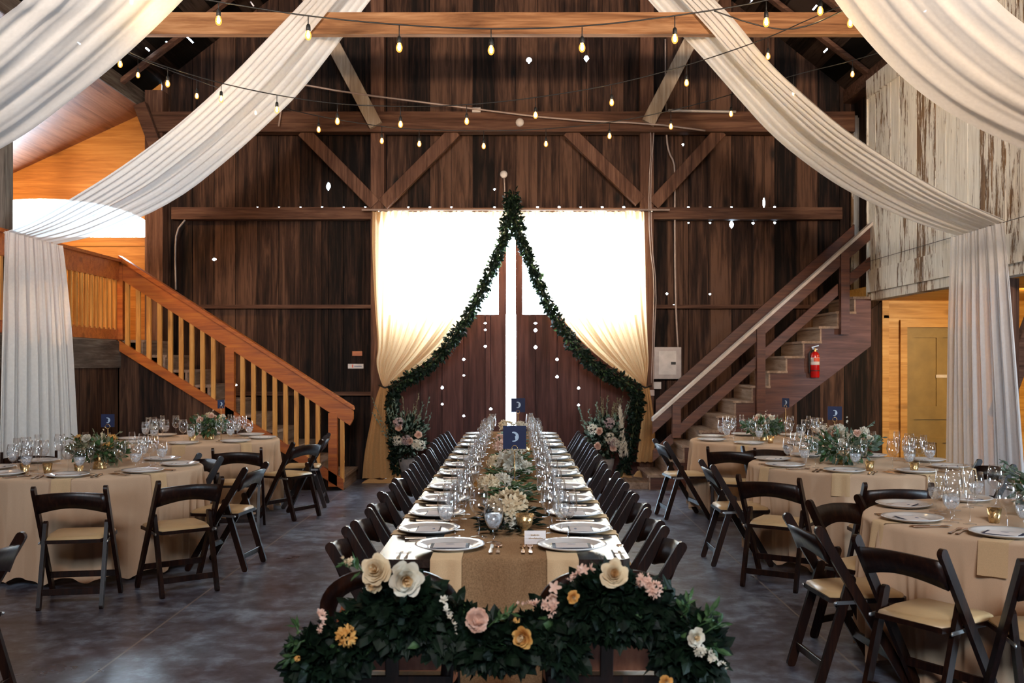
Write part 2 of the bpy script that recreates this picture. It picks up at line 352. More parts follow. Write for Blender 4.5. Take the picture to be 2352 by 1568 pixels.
def holes_px(lst, Y): return [((px-VX)*Y/F, EYE-(py-VY)*Y/F, max(.24*w_, w_/2-2.4)*Y/F, max(.24*h_, h_/2-2.4)*Y/F) for px, py, w_, h_ in lst]
def board_wall(mb, x0, x1, zlo, zhi, y, seam0, width, holes, th=.028, gap=.013, batten=True, tol=.07, jit=.006):
    """vertical boards between x0 and x1 with light holes at their seams; battens cover the seams outside"""
    rs = random.Random(3)
    seams = [x0]; k = math.ceil((x0-seam0)/width+.02)
    while seam0+k*width < x1-.03: seams.append(seam0+k*width); k += 1
    seams.append(x1)
    hs = {}
    for hx, hz, hw, hh in holes:
        if not x0 < hx < x1: continue
        s_ = min(seams[1:-1], key=lambda q: abs(q-hx)) if len(seams) > 2 else None
        if s_ is None or abs(s_-hx) > tol: s_ = hx; seams.append(hx)
        hs.setdefault(s_, []).append((hz, hw, hh))
    seams.sort()
    for a, b in zip(seams, seams[1:]):
        fa = zlo(a) if callable(zlo) else zlo; fb = zlo(b) if callable(zlo) else zlo
        ta = zhi(a) if callable(zhi) else zhi; tb = zhi(b) if callable(zhi) else zhi
        g = gap/2
        L = [(a+g, fa)]
        for hz, hw, hh in sorted(hs.get(a, [])):
            if fa+.02 < hz < ta-.02: L += [(a+g, hz-hh), (a+g+hw*.8, hz-hh*.45), (a+g+hw, hz), (a+g+hw*.7, hz+hh*.5), (a+g, hz+hh)]
        L.append((a+g, ta))
        R = [(b-g, tb)]
        for hz, hw, hh in sorted(hs.get(b, []), reverse=True):
            if fb+.02 < hz < tb-.02: R += [(b-g, hz+hh), (b-g-hw*.7, hz+hh*.4), (b-g-hw, hz-hh*.1), (b-g-hw*.7, hz-hh*.6), (b-g, hz-hh)]
        R.append((b-g, fb))
        # walk: up the left side, down the right side
        yy = y+rs.uniform(0, jit)
        poly = L+R
        mb.prism(poly[::-1], yy, yy+th)
    if batten:
        for q in seams[1:-1]:
            cuts = sorted((hz-hh-.002, hz+hh+.002) for hz, hw, hh in hs.get(q, []))
            z = zlo(q) if callable(zlo) else zlo; top = zhi(q) if callable(zhi) else zhi
            for c0, c1 in cuts+[(top, top)]:
                c0 = min(c0, top)
                if c0-z > .01: mb.box((q-.03, y+th+jit, z), (q+.03, y+th+jit+.018, c0))
                z = max(z, c1)
HOLES = [(1215,137,16,18),(1347,133,14,18),(754,427,13,22),(482,595,14,10),(546,884,9,8),(1144,434,9,6),(1433,437,5,5),
 (1065,447,3,22),(1065,463,5,16),(567,450,4,34),(567,512,5,14),(566,547,5,6),(557,392,5,5),(1012,307,4,12),(1012,361,4,14),
 (1755,465,8,27),(1680,515,13,20),(1731,512,10,8),(1781,511,9,9),(1632,511,6,5),(1582,511,4,4),(1569,331,7,9),(1526,674,7,8),
 (1633,675,6,7),(1548,700,5,5),(1785,739,9,6),(1635,811,6,5)]
HOLES += [(x, 475, s_, s_) for x, s_ in ((590,4),(640,5),(689,5),(739,6),(789,5),(838,5),(887,7),(937,5),(987,6),(1036,5),(1135,6),(1234,8),(1284,9),(1334,6),(1382,8),(1431,9),(1579,7),(1630,7),(1680,7),(1780,9))]
HW = holes_px(HOLES, YB)
seam0 = (888-VX)*YB/F
roofz = lambda x: min(RZ, RZ-abs(x-RX)*(RZ-ZP)/(4.9))+.15
DX0, DX1, DZ = (866-VX)*YB/F, (1487-VX)*YB/F, 3.62
mb = MB()
board_wall(mb, XL+.12, DX0, 0, roofz, YB, seam0, .2946, HW)
board_wall(mb, DX0, DX1, DZ, roofz, YB, seam0, .2946, HW)
board_wall(mb, DX1, 5.01, 0, lambda x: max(roofz(x), 3), YB, seam0, .2946, HW)
board_wall(mb, -8.1, XL+.12, 0, 1.9, YB, seam0, .2946, [])
struct('wall_back', mb, M['back'])

# left aisle: orange pine wall with the arched window, sloping ceiling
WX0, WX1, WZ0, WH = (-170-VX)*YB/F, (362-VX)*YB/F, EYE+(VY-545)*YB/F, 88*YB/F
cxw, rw = (WX0+WX1)/2, (WX1-WX0)/2
def arch(n=24, r=rw, h=WH, z0=WZ0): return [(cxw+r*math.cos(PI*i/n), z0+h*math.sin(PI*i/n)) for i in range(n+1)]
mb = MB(); mb.box((-8.1, YB, 1.9), (WX0, YB+.03, 5.4)); mb.box((WX1, YB, 1.9), (XL+.12, YB+.03, 5.4)); mb.box((WX0, YB, 1.9), (WX1, YB+.03, WZ0))
ar = arch(32)
for (xa, za), (xb, zb) in zip(ar, ar[1:]): mb.prism([(xa, za), (xb, zb), (xb, 5.4), (xa, 5.4)], YB, YB+.03)
struct('wall_left_aisle', mb, M['pine'])
wn_ = struct('window_1', MB().prism(arch(32, rw-.01, WH-.01), YB+.02, YB+.026), M['pane'])
mb = MB(); o_, i_ = arch(32, rw+.11, WH+.11, WZ0), arch(32, rw, WH, WZ0)
for k in range(32): mb.prism([o_[k], o_[k+1], i_[k+1], i_[k]], YB-.03, YB)
mb.box((WX0-.11, YB-.03, WZ0-.12), (WX1+.11, YB, WZ0)); struct('window_frame', mb, M['pine'], wn_)
0 and struct('window_mullion', MB().box((cxw-.02, YB-.01, WZ0), (cxw+.02, YB+.02, WZ0+WH-.01)), M['pine'], wn_)
struct('ceiling_left_aisle', MB().prism([(XL-.08, 5.02), (-8.3, 3.52), (-8.3, 3.62), (XL-.08, 5.14)], -5, YB+.1), M['ceil'])
struct('wall_left', MB().box((-8.3, -5, 0), (-8.1, YB+.2, 4.2)), M['back'])
# right aisle: pine wall with an old panelled door, floor of the loft, white boarded loft front
PX0 = (2027-VX)*YB/F; dx0, dx1, dz = (2080-VX)*YB/F, (2080-VX)*YB/F+.92, 2.075
mb = MB(); mb.box((PX0, YB-.02, 0), (dx0, YB+.05, 2.5)); mb.box((dx1, YB-.02, 0), (8.2, YB+.05, 2.5)); mb.box((dx0, YB-.02, dz), (dx1, YB+.05, 2.5))
struct('wall_right_aisle', mb, M['pineR'])
mb = MB()
for a, b in (((dx0-.09, YB-.06, 0), (dx0, YB-.02, dz+.1)), ((dx1, YB-.06, 0), (dx1+.09, YB-.02, dz+.1)), ((dx0, YB-.06, dz), (dx1, YB-.02, dz+.1))): mb.box(a, b)
mb.box((PX0-.02, YB-.05, 0), (PX0+.07, YB-.02, 2.5)); mb.box((PX0, YB-.05, 2.2), (6.6, YB-.02, 2.24))
struct('trim_1', mb, M['pineR'])
d_ = struct('door_3', MB().box((dx0, YB+.01, 0), (dx1, YB+.04, dz)), M['olive'])
mb = MB(); st = .11
for a, b in (((dx0, 0), (dx0+st, dz)), ((dx1-st, 0), (dx1, dz)), ((dx0+st, dz-.14), (dx1-st, dz)), ((dx0+st, 0), (dx1-st, .2)), ((dx0+st, .82), (dx1-st, 1.0)), ((dx0+st, .5), (dx1-st, .56)), ((dx0+.42, 1.0), (dx0+.5, dz-.14)), ((dx0+.42, .2), (dx0+.5, .5))):
    mb.box((a[0], YB-.008, a[1]), (b[0], YB+.01, b[1]))
struct('door_frame_rails', mb, M['olive'], d_)
struct('door_handle', MB().lathe([(0, 0), (.012, 0), (.012, .04), (.03, .05), (.03, .07), (0, .08)], 12, M=Matrix.Translation((dx1-.06, YB-.008, .95)) @ Matrix.Rotation(PI/2, 4, 'X')), M['metal'], d_)
tag(obj('door_notice', MB().box((dx0+.41, YB-.012, 1.39), (dx0+.56, YB-.009, 1.43)), M['whiteplastic']), 'small pale notice strip on the olive panelled door', 'sign')
mb = MB(); mb.box((XR+.03, 5.2, 2.44), (8.3, YB+.1, 2.56)); struct('ceiling_loft', mb, M['pineR'])
mb = MB(); y = 5.0; k = 0
while y < 12.5:
    y2 = min(y+.25, 12.5); j = (k*37 % 5)*.002; mb.box((XR-j, y+.003, 2.6), (XR+.03, y2-.003, 5.02)); y = y2; k += 1
struct('wall_right', mb, M['white'])
struct('trim_2', MB().box((XR-.03, 5.0, 2.47), (XR+.001, 12.5, 2.74)), M['white'])
struct('trim_3', MB().box((XR-.035, 5.0, 4.9), (XR-.002, 12.5, 5.13)), M['white'])
struct('trim_4', MB().box((XR+.005, 5.0, 2.37), (XR+.14, 12.44, 2.47)), M['white'])
struct('trim_5', MB().box((XR-.02, 12.5, 2.4), (XR+.03, 12.54, 5.13)), M['whiteX'])
mb = MB()
for k in range(3): mb.box((4.53+k*.09, 13.44, 2.45), (4.615+k*.09, 13.47, 4.93-.03*k))
struct('wall_loft_return', mb, M['whiteX'])
mb = MB(); mb.box((8.2, -5, 0), (8.4, .8, 6)); mb.box((8.2, 3.4, 0), (8.4, YB+.2, 6)); mb.box((8.2, .8, 2.8), (8.4, 3.4, 6)); mb.box((8.2, .8, 0), (8.4, 3.4, .9))
struct('wall_right_outer', mb, M['back'])
mb = MB(); mb.box((XR+.2, 12.6, 2.56), (8.3, YB+.02, 6)); struct('wall_loft_back', mb, M['back'])
# front wall behind the camera with an unseen high gable opening, shaped to light the drapes
mb = MB(); mb.box((-8.3, -5.1, 0), (-1.6, -5, 9)); mb.box((1.6, -5.1, 0), (8.3, -5, 9)); mb.box((-1.6, -5.1, 6.0), (1.6, -5, 9)); mb.box((-1.6, -5.1, 0), (1.6, -5, 4.4))
struct('wall_front', mb, M['back'])
# roof slopes: boards along the barn, slits of daylight, rafters
def slope(mb, side, grey):
    x_e, z_e = (XL-.25, ZP-.12) if side < 0 else (XR+.35, ZP-.15)
    A, B = Vector((x_e, 0, z_e)), Vector((RX, 0, RZ)); d = B-A; n = int(d.length/.235); rs = random.Random(11+side)
    nr = Vector((d.z, 0, -d.x)).normalized()*(-.02 if side < 0 else .02)
    for k in range(n+1):
        p = A+d*(k/(n+1)); q = A+d*((k+1)/(n+1))
        segs = []
        y0 = -5
        gaps = sorted((rs.uniform(9.5, 13.4), rs.uniform(.06, .2)) for _ in range(rs.choice((1, 2, 3))))
        for gy, gl in gaps:
            if gy > y0: segs.append((y0, gy)); y0 = gy+gl
        segs.append((y0, YB+.2))
        for a, b in segs: mb.add([(p.x, a, p.z), (q.x, a, q.z), (q.x, b, q.z), (p.x, b, p.z)], [(0, 1, 2, 3)])
        for gy, gl in gaps:       # most of the gap is covered by the next course, a sliver stays open
            r_ = p.lerp(q, .93); mb.add([(p.x, gy, p.z), (r_.x, gy, r_.z), (r_.x, gy+gl, r_.z), (p.x, gy+gl, p.z)], [(0, 1, 2, 3)])
        for _ in range(7):
            gy, gl = rs.uniform(9.5, 13.3), rs.uniform(.1, .3); a = p.lerp(q, .15)+nr; b = p.lerp(q, rs.uniform(.5, .9))+nr
            if rs.random() < .55: grey.add([(a.x, gy, a.z), (b.x, gy, b.z), (b.x, gy+gl, b.z), (a.x, gy+gl, a.z)], [(0, 1, 2, 3)])
for nm, sd in (('ceiling_roof_left', -1), ('ceiling_roof_right', 1)):
    mb, gr = MB(), MB(); slope(mb, sd, gr); r_ = struct(nm, mb, M['roof']); obj('bare_shingle_patch', gr, M['roofgrey'], r_, kind='stuff')
tn = 6
def trim(mb, m):
    global tn
    struct('trim_%d' % tn, mb, m); tn += 1
struct('ceiling_right_aisle', MB().prism([(XR+.2, 5.2), (8.5, 4.4), (8.5, 4.5), (XR+.2, 5.32)], -5, YB+.3), M['roof'])
for y in [10.9+.9*k for k in range(3)]:
    for sd in (-1, 1):
        e = (XL-.1, y, ZP-.1) if sd < 0 else (XR+.3, y, ZP-.15)
        trim(MB().bar(e, (RX, y, RZ-.12), .05, .12, (0, 1, 0)), M['beamdark'])

# ------------------------------------------------------------------ timber frame
def beam(name, mb, m, label, cat='beam', group=None): return tag(obj(name, mb, m), label, cat, group)
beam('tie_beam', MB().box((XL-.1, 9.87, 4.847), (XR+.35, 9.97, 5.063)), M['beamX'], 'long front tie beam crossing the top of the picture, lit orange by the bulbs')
zb, zt = EYE+(VY-302)*13.3/F, EYE+(VY-256)*13.3/F
beam('tie_beam', MB().box((XL, 13.3, zb), (XR+.1, 13.5, zt)), M['beamdark'], 'dark rear tie beam against the back wall, high above the curtains')
trim(MB().box((XL-.24, -4.9, 5.02), (XL-.06, YB, 5.25)), M['beamY'])
trim(MB().box((XR+.04, -4.9, 5.13), (XR+.2, YB, 5.3)), M['beamdark'])
for px, lab in ((868, 'dark timber post left of the curtained doors, on the back wall'), (1485, 'dark timber post right of the curtained doors, beside the wiring')):
    x = (px-VX)*13.45/F; beam('wall_post', MB().box((x-.09, 13.4, 0), (x+.09, 13.58, 7.2)), M['post'], lab, 'post')
beam('corner_post', MB().box((XL-.02, 13.36, 0), (XL+.22, 13.58, ZP)), M['post'], 'dark corner post where the pine aisle meets the plank wall', 'post')
beam('arcade_post', MB().box((XL-.2, 9.72, 0), (XL-.03, 9.88, 4.9)), M['greypost'], 'weathered grey post at the left edge behind the white drape', 'post')
beam('arcade_post', MB().box((XR+.06, 9.2, 0), (XR+.22, 9.36, 2.37)), M['post'], 'dark post behind the white drape at the right', 'post')
x0 = (398-VX)*13.5/F
g = EYE+(VY-478)*13.5/F
beam('girt', MB().box((x0, 13.42, EYE+(VY-503)*13.42/F), (DX0, 13.58, g)), M['beamdark'], 'horizontal girt on the back wall left of the curtains')
beam('girt', MB().box((DX1, 13.42, EYE+(VY-503)*13.42/F), (4.4, 13.58, g)), M['beamdark'], 'horizontal girt on the back wall right of the curtains')
beam('girt', MB().box((DX0, 13.46, EYE+(VY-503)*13.46/F), (DX1, 13.58, g)), M['beamdark'], 'door head girt behind the curtain pole')
for a, b, py, lab in ((XL+.22, DX0, 703, 'thin middle girt on the plank wall above the left staircase'), (DX1, 4.45, 703, 'thin middle girt on the plank wall behind the right staircase'), (XL+.22, DX0, 903, 'lowest thin girt on the plank wall left of the doors')):
    z = EYE+(VY-py)*13.5/F; beam('thin_girt', MB().box((a, 13.5, z-.03), (b, 13.6, z+.02)), M['beamdark'], lab)
def brace(p, q, m, lab, Y=13.42, w_=.17, d=.1, tw=None):
    a, b = P(p[0], p[1], Y), P(q[0], q[1], Y); beam('brace', MB().bar(a, b, d, w_, (0, 1, 0), .05) if 0 else MB().bar(a, b, w_, d, (0, 1, 0), .05), m, lab, 'brace')
brace((697,302), (862,470), M['post'], 'diagonal brace falling right to the post left of the curtains')
brace((1046,302), (880,470), M['post'], 'diagonal brace rising right from the post left of the curtains')
brace((1305,302), (1470,462), M['post'], 'diagonal brace falling right to the post right of the curtains')
brace((1655,302), (1500,470), M['post'], 'diagonal brace rising right from the post right of the curtains')
brace((680,-60), (864,289), M['strut'], 'pale grey strut leaning left above the rear tie beam', 13.27, .18)
brace((1650,-30), (1488,283), M['strut'], 'pale grey strut leaning right above the rear tie beam', 13.27, .18)
brace((322,240), (362,345), M['beamdark'], 'short dark brace in the upper left corner below the plate', 13.2, .16)
brace((2440,560), (2290,960), M['beamdark'], 'dark diagonal brace under the loft at the right edge', 9.5, .16)
# rafters seen against the gable boards
for px in (718, 1010):
    pass

# ------------------------------------------------------------------ sliding doors with glazed tops
def leaf(name, pa, pb, wa, wb, holes, seam_px):
    Y = YB+.04; X = lambda p: (p-VX)*Y/F
    zt_, zb_ = EYE+(VY-500)*Y/F, EYE+(VY-722)*Y/F
    mb = MB(); board_wall(mb, X(pa), X(pb), 0.01, zb_, Y, X(seam_px), .2946*1.003, holes_px(holes, Y), .03, .012, True, .05, .003)
    o = struct(name, mb, M['door'])
    fr = MB()
    fr.box((X(pa), Y, zb_), (X(wa), Y+.05, zt_+.05)); fr.box((X(wb), Y, zb_), (X(pb), Y+.05, zt_+.05)); fr.box((X(pa), Y, zt_), (X(pb), Y+.05, zt_+.08))
    struct('door_stile', fr, M['door'], o)
    struct('door_glass', MB().box((X(wa), Y+.02, zb_), (X(wb), Y+.025, zt_)), M['pane'], o)
    return o
leaf('door_1', 862, 1163, 880, 1145, [(1117,742,10,6),(1117,757,7,7),(1117,795,10,9),(1066,825,10,9),(1066,862,7,7),(1015,890,9,11),(1016,928,8,8),(1066,955,8,8),(1127,939,10,9)], 966)
leaf('door_2', 1184, 1490, 1200, 1476, [(1230,742,11,7),(1230,758,11,12),(1230,797,11,12),(1281,825,10,10),(1281,865,10,10),(1331,891,9,10),(1330,930,8,8)], 1230)

# ------------------------------------------------------------------ left staircase and landing
YS = 12.46
def W(px, py, Y=YS): p = P(px, py, Y); return (p.x, p.z)
lt = thing('staircase', 'orange fir staircase rising left to the landing beside the plank wall', 'staircase', (0, 0, 0))
n = 10; xb, xt, zl = -2.16, XL, 1.88
for i in range(n):
    xa = xb-(xb-xt)*i/n; za = zl*(i+1)/n
    obj('step', MB().box((xa-.32, YS+.03, za-.035), (xa+.02, 13.5, za)).box((xa-.03, YS+.03, za-zl/n), (xa, 13.5, za-.035)), M['tread'], lt)
obj('stringer', MB().prism([W(275, 780), W(790, 1099), W(790, 1124), W(278, 806)], YS-.06, YS+.0), M['rail'], lt)
obj('handrail', MB().prism([W(278, 590), W(808, 934), W(812, 946), W(812, 962), W(805, 976), W(278, 640)], YS-.05, YS+.03).prism([W(278, 588), W(812, 932), W(814, 940), W(278, 600)], YS-.09, YS+.05), M['rail'], lt)
Xp = lambda p: (p-VX)*YS/F
rl = lambda x: EYE+(VY-(640+(x-278)*.638))*YS/F; bl = lambda x: EYE+(VY-(784+(x-275)*.62))*YS/F
for px in [295+24.6*k for k in range(9)]+[559+24.6*k for k in range(8)]+[787]:
    obj('baluster', MB().box((Xp(px)-.026, YS-.045, bl(px)-.03), (Xp(px)+.026, YS-.005, rl(px)+.02)), M['balus'], lt)
for px in (530, 766):
    obj('newel_post', MB().box((Xp(px)-.055, YS-.06, bl(px)-.15), (Xp(px)+.055, YS+.03, rl(px)+.02)), M['rail'], lt)
obj('stair_skirt', MB().prism([(XL, .0), (XL, W(278, 806)[1]), W(790, 1120)[0:2], (W(790, 1120)[0], 0)], YS-.01, YS+.015), M['back'], lt)
ld = thing('stair_landing', 'pine landing with baluster railing at the left above the dark planks', 'landing', (0, 0, 0))
obj('landing_floor', MB().box((-8.1, 8.6, 1.8), (XL-.02, YB-.02, 1.88)).box((XL-.02, YS+.02, 1.8), (XL+.05, 13.5, 1.88)), M['tread'], ld)
obj('fascia', MB().box((XL-.04, 8.6, 1.88), (XL, YS, 2.02)), M['rail'], ld)
obj('landing_beam', MB().box((XL-.04, 8.6, 1.53), (XL+.02, YS+.02, 1.86)), M['beamY'], ld)
obj('handrail', MB().box((XL-.03, 8.6, 2.62), (XL+.02, YS, 2.84)).box((XL-.07, 8.6, 2.84), (XL+.06, YS+.03, 2.875)), M['rail'], ld)
obj('corner_newel', MB().box((XL-.05, YS-.06, 1.88), (XL+.06, YS+.04, 2.82)), M['rail'], ld)
for k in range(26):
    y = YS-.14-.137*k; obj('baluster', MB().box((XL-.02, y-.022, 2.0), (XL+.015, y+.022, 2.66)), M['balus'], ld)
mb = MB()
for k in [q for q in range(14) if q != 4]: mb.box((XL-.05-(k % 2)*.008, 8.6+k*.276, 0), (XL-.02, 8.6+k*.276+.27, 1.56))
struct('wall_landing', mb, M['back'])

# ------------------------------------------------------------------ right staircase
rt = thing('staircase', 'steep dark red staircase rising right to the white boarded loft', 'staircase', (0, 0, 0))
x0, run, rise = 1.665, .2145, .1862; saw = []
for i in range(13):
    xa, za = x0+run*i, rise*(i+1)
    obj('step', MB().box((xa-.02, YS+.0, za-.03), (xa+run+.02, 13.5, za)).box((xa, YS+.02, za-rise), (xa+.02, 13.5, za-.03)), M['tread'], rt)
    saw += [(xa+.01, za-rise), (xa+.01, za-.03)]
saw += [(x0+13*run, 13*rise-.03), (x0+13*run, 13*rise-.62), (x0+.42, 0)]
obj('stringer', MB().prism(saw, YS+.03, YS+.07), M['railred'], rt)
obj('stair_skirt', MB().prism([(x0+.3, 0), (XR+.02, 2.25), (4.6, 2.36), (4.6, 0)], YS+.075, YS+.1), M['back'], rt)
def rail_px(name, a, b, th, Y=YS, d=.045, m=None): return obj(name, MB().prism([W(a[0], a[1], Y), W(b[0], b[1], Y), W(b[0], b[1]+th, Y), W(a[0], a[1]+th, Y)], Y-d, Y), m or M['railred'], rt)
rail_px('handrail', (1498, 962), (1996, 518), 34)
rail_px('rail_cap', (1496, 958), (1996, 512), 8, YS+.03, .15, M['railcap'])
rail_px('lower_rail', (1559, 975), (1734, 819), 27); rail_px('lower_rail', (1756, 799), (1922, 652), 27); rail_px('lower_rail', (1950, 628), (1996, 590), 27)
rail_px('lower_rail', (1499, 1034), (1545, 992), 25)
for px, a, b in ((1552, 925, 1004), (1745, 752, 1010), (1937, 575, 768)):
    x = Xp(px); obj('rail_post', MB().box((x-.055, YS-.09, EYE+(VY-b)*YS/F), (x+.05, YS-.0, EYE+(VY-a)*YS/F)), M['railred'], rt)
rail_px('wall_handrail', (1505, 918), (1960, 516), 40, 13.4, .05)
obj('bottom_step_block', MB().box((x0-.25, YS+.1, 0), (x0, 13.5, .08)), M['tread'], rt)

# ------------------------------------------------------------------ small fittings on the walls
e = thing('electrical_panel', 'grey electrical panel box on the back wall beside the right stair', 'electrical box', (0, 0, 0))
X = lambda p, Y=13.45: (p-VX)*Y/F
Z = lambda p, Y=13.45: EYE+(VY-p)*Y/F
obj('box', MB().box((X(1502), 13.46, Z(870)), (X(1565), 13.58, Z(797))), M['greypaint'], e)
obj('panel_cover', MB().box((X(1504), 13.45, Z(868)), (X(1563), 13.462, Z(799))), M['greypaint'], e)
dr = obj('panel_door', MB().box((X(1513), 13.442, Z(860)), (X(1553), 13.452, Z(806))), M['greypale'], e)
obj('latch', MB().box((X(1541), 13.436, Z(837)), (X(1552), 13.444, Z(831))), M['black'], dr)
tag(obj('outlet_box', MB().box((X(1503), 13.5, Z(893)), (X(1520), 13.58, Z(877))), M['whiteplastic']), 'small pale outlet box just below the electrical panel', 'outlet box')
tag(obj('junction_box', MB().box((X(1486), 13.36, Z(908)), (X(1501), 13.4, Z(895))), M['conduit']), 'tan junction box on the post by the garland tie', 'junction box')
def pipe(name, pts, r, m, lab, cat='pipe', Y=13.5, sm=1): return tag(obj(name, MB().tube(smooth([P(a, b, Y) for a, b in pts], sm), r, 6), m), lab, cat)
pipe('conduit', [(1530,262),(1531,320),(1536,350),(1548,372),(1550,400),(1550,560),(1552,700),(1555,765),(1557,797)], .013, M['conduit'], 'thin pale conduit running down the wall into the electrical panel')
pipe('cable', [(1488,258),(1497,330),(1490,420),(1492,560),(1503,640),(1500,760),(1496,880)], .007, M['conduit'], 'loose pale cable hanging down the post right of the curtains', 'cable', 13.36)
pipe('cable', [(1502,300),(1494,420),(1497,560),(1508,660),(1503,770),(1500,890)], .007, M['conduit'], 'second cable strand looping beside the post, right of the first', 'cable', 13.37)
pipe('conduit', [(1528,90),(1528,180),(1530,262)], .01, M['conduit'], 'conduit dropping from the gable to the rear tie beam')
pipe('conduit', [(1535,254),(1600,255),(1690,257)], .02, M['greypale'], 'pale horizontal tube lying on the rear tie beam at the right', 'pipe', 13.25)
pipe('conduit', [(1158,408),(1160,460),(1161,478)], .01, M['conduit'], 'short conduit rising to the round sensor above the garland')
pipe('conduit', [(425,505),(405,530),(402,580),(404,665)], .012, M['greypaint'], 'grey conduit curving down the corner beside the left stair', 'pipe', 13.3)
pipe('cable', [(640,290),(655,190),(690,193),(800,213),(1050,245),(1300,276),(1490,283),(1620,300)], .012, M['conduit'], 'sagging reddish cable crossing in front of the gable', 'cable', 13.22)
def disc(name, px, py, r, Y, m, lab, cat): return tag(obj(name, MB().lathe([(0, 0), (r, 0), (r, .03), (r*.6, .05), (0, .055)], 16, M=Matrix.Translation(P(px, py, Y)) @ Matrix.Rotation(PI/2, 4, 'X')), m), lab, cat)
disc('smoke_detector', 1194, 282, .055, 13.3, M['whiteplastic'], 'round white smoke detector on the rear tie beam', 'detector')
disc('wall_sensor', 1157, 401, .05, 13.59, M['whiteplastic'], 'small round sensor above the peak of the leafy garland', 'sensor')
tag(obj('junction_box', MB().box((X(1086), 13.24, Z(257, 13.24)), (X(1105), 13.3, Z(247, 13.24))), M['whiteplastic']), 'white junction box on top of the rear tie beam', 'junction box')
s_ = thing('wall_sign', 'small white strip sign on the plank wall left of the curtains', 'sign', (0, 0, 0))
obj('sign_plate', MB().box((X(799.5, 13.58), 13.57, Z(846, 13.58)), (X(835, 13.58), 13.585, Z(835.5, 13.58))), M['whiteplastic'], s_)
obj('sign_symbol', MB().box((X(809, 13.58), 13.566, Z(844, 13.58)), (X(811.5, 13.58), 13.571, Z(837, 13.58))), M['redlabel'], s_)
obj('sign_lettering', MB().box((X(814, 13.58), 13.566, Z(841.6, 13.58)), (X(831, 13.58), 13.571, Z(840.2, 13.58))), M['ink'], s_)
tag(obj('wooden_plaque', MB().box((X(806), 13.56, Z(817)), (X(829), 13.585, Z(806))), M['rail']), 'small brown wooden plaque above the white strip sign', 'plaque')
fx = thing('fire_extinguisher', 'red fire extinguisher hung on the side of the right staircase', 'fire extinguisher', (X(1873, 12.4), 12.42, Z(867, 12.4)))
obj('cylinder', MB().lathe([(0, 0), (.048, 0), (.055, .01), (.055, .27), (.048, .3), (.02, .325), (0, .33)], 20), M['red'], fx)
obj('valve', MB().lathe([(.016, .32), (.016, .36), (.01, .37), (0, .37)], 10), M['gold'], fx)
obj('squeeze_handle', MB().bar((-.045, 0, .375), (.045, 0, .40), .02, .012).bar((-.035, 0, .36), (.03, 0, .352), .02, .01), M['metal'], fx)
obj('hose', MB().tube(smooth([(-.01, 0, .35), (-.07, 0, .33), (-.075, 0, .2), (-.07, 0, .06)], 2), .008, 6), M['black'], fx)
obj('label_sticker', MB().lathe([(.0555, .2), (.0562, .2), (.0562, .25)], 20).lathe([(.0558, .16), (.0558, .2)], 20), M['whiteplastic'], fx)
obj('warning_band', MB().grid(lambda u, v: (.0575*math.cos(-PI*.68+u*1.5), .0575*math.sin(-PI*.68+u*1.5), .2+.045*v), 10, 1), M['redlabel'], fx)
obj('strap', MB().lathe([(.0565, .08), (.058, .085), (.0565, .092)], 20), M['black'], fx)
obj('wall_bracket', MB().box((-.03, .045, .02), (.03, .1, .34)), M['black'], fx)

# ------------------------------------------------------------------ draped fabric
def ribbon(mb, e1, e2, Y1, Y2, nu=16, nv=60, amp=.03, folds=6, sag=.0, seed=0, k0=0, k1=1):
    """cloth between two edge curves (pixel lists, depth Y1 and Y2)"""
    def edge(e, Y):
        if not isinstance(Y, tuple): Y = (Y, Y)
        k = len(e)-1; return resample(smooth([P(x, y, lerp(Y[0], Y[1], (i/k)**2)) for i, (x, y) in enumerate(e)], 2), nv+1)
    a, b = edge(e1, Y1), edge(e2, Y2)
    ph = seed*1.7
    def fn(u, v):
        i = min(nv, int(round(v*nv))); p = a[i].lerp(b[i], u)
        t = p-(a[i] if True else p)
        d = (a[min(i+1, nv)]-a[max(i-1, 0)]).normalized(); acr = (b[i]-a[i]); nrm = d.cross(acr)
        nrm = nrm.normalized() if nrm.length > 1e-6 else Vector((0, 1, 0))
        w_ = acr.length
        f = math.sin(2*PI*folds*(u+.06*math.sin(3*v+ph))+ph)+.5*math.sin(2*PI*folds*1.9*u+2.1*v+ph*2)+.3*math.sin(2*PI*folds*3.3*u+ph)
        fade = min(1, 8*u, 8*(1-u))
        return p+nrm*(f*amp*(.35+.65*fade))
    return mb.grid(fn, nu, nv)
L_up = [(760,-70),(700,0),(625,77),(518,189),(393,300),(261,396),(143,468),(54,518),(7,534)]
L_lo = [(910,-70),(850,0),(785,90),(689,214),(625,275),(536,357),(407,461),(250,532),(190,550),(129,560)]
def mid(a, b, t=.5):
    A, B = resample([Vector((x, y, 0)) for x, y in a], 14), resample([Vector((x, y, 0)) for x, y in b], 14)
    return [(lerp(p.x, q.x, t), lerp(p.y, q.y, t)) for p, q in zip(A, B)]
t = thing('ceiling_drape', 'white chiffon swag looping over the front beam down to the left drape column', 'drape', (0, 0, 0))
m1 = mid(L_up, L_lo, .5)
obj('front_strand', ribbon(MB(), L_up, m1, (9.62, 9.42), (9.80, 9.94), 26, 90, .011, 5, seed=1), M['drape'], t)
obj('rear_strand', ribbon(MB(), m1, L_lo, (10.06, 9.96), (10.2, 10.5), 26, 90, .011, 4, seed=2), M['drape'], t)
R_up = [(1580,-70),(1641,0),(1681,36),(1766,143),(1848,218),(1952,307),(2088,396),(2195,457),(2309,506)]
R_lo = [(1420,-90),(1486,0),(1570,86),(1613,132),(1688,218),(1773,314),(1873,393),(1956,446),(2088,507),(2202,541)]
t = thing('ceiling_drape', 'white chiffon swag looping over the front beam down to the right drape column', 'drape', (0, 0, 0))
m2 = mid(R_up, R_lo, .5)
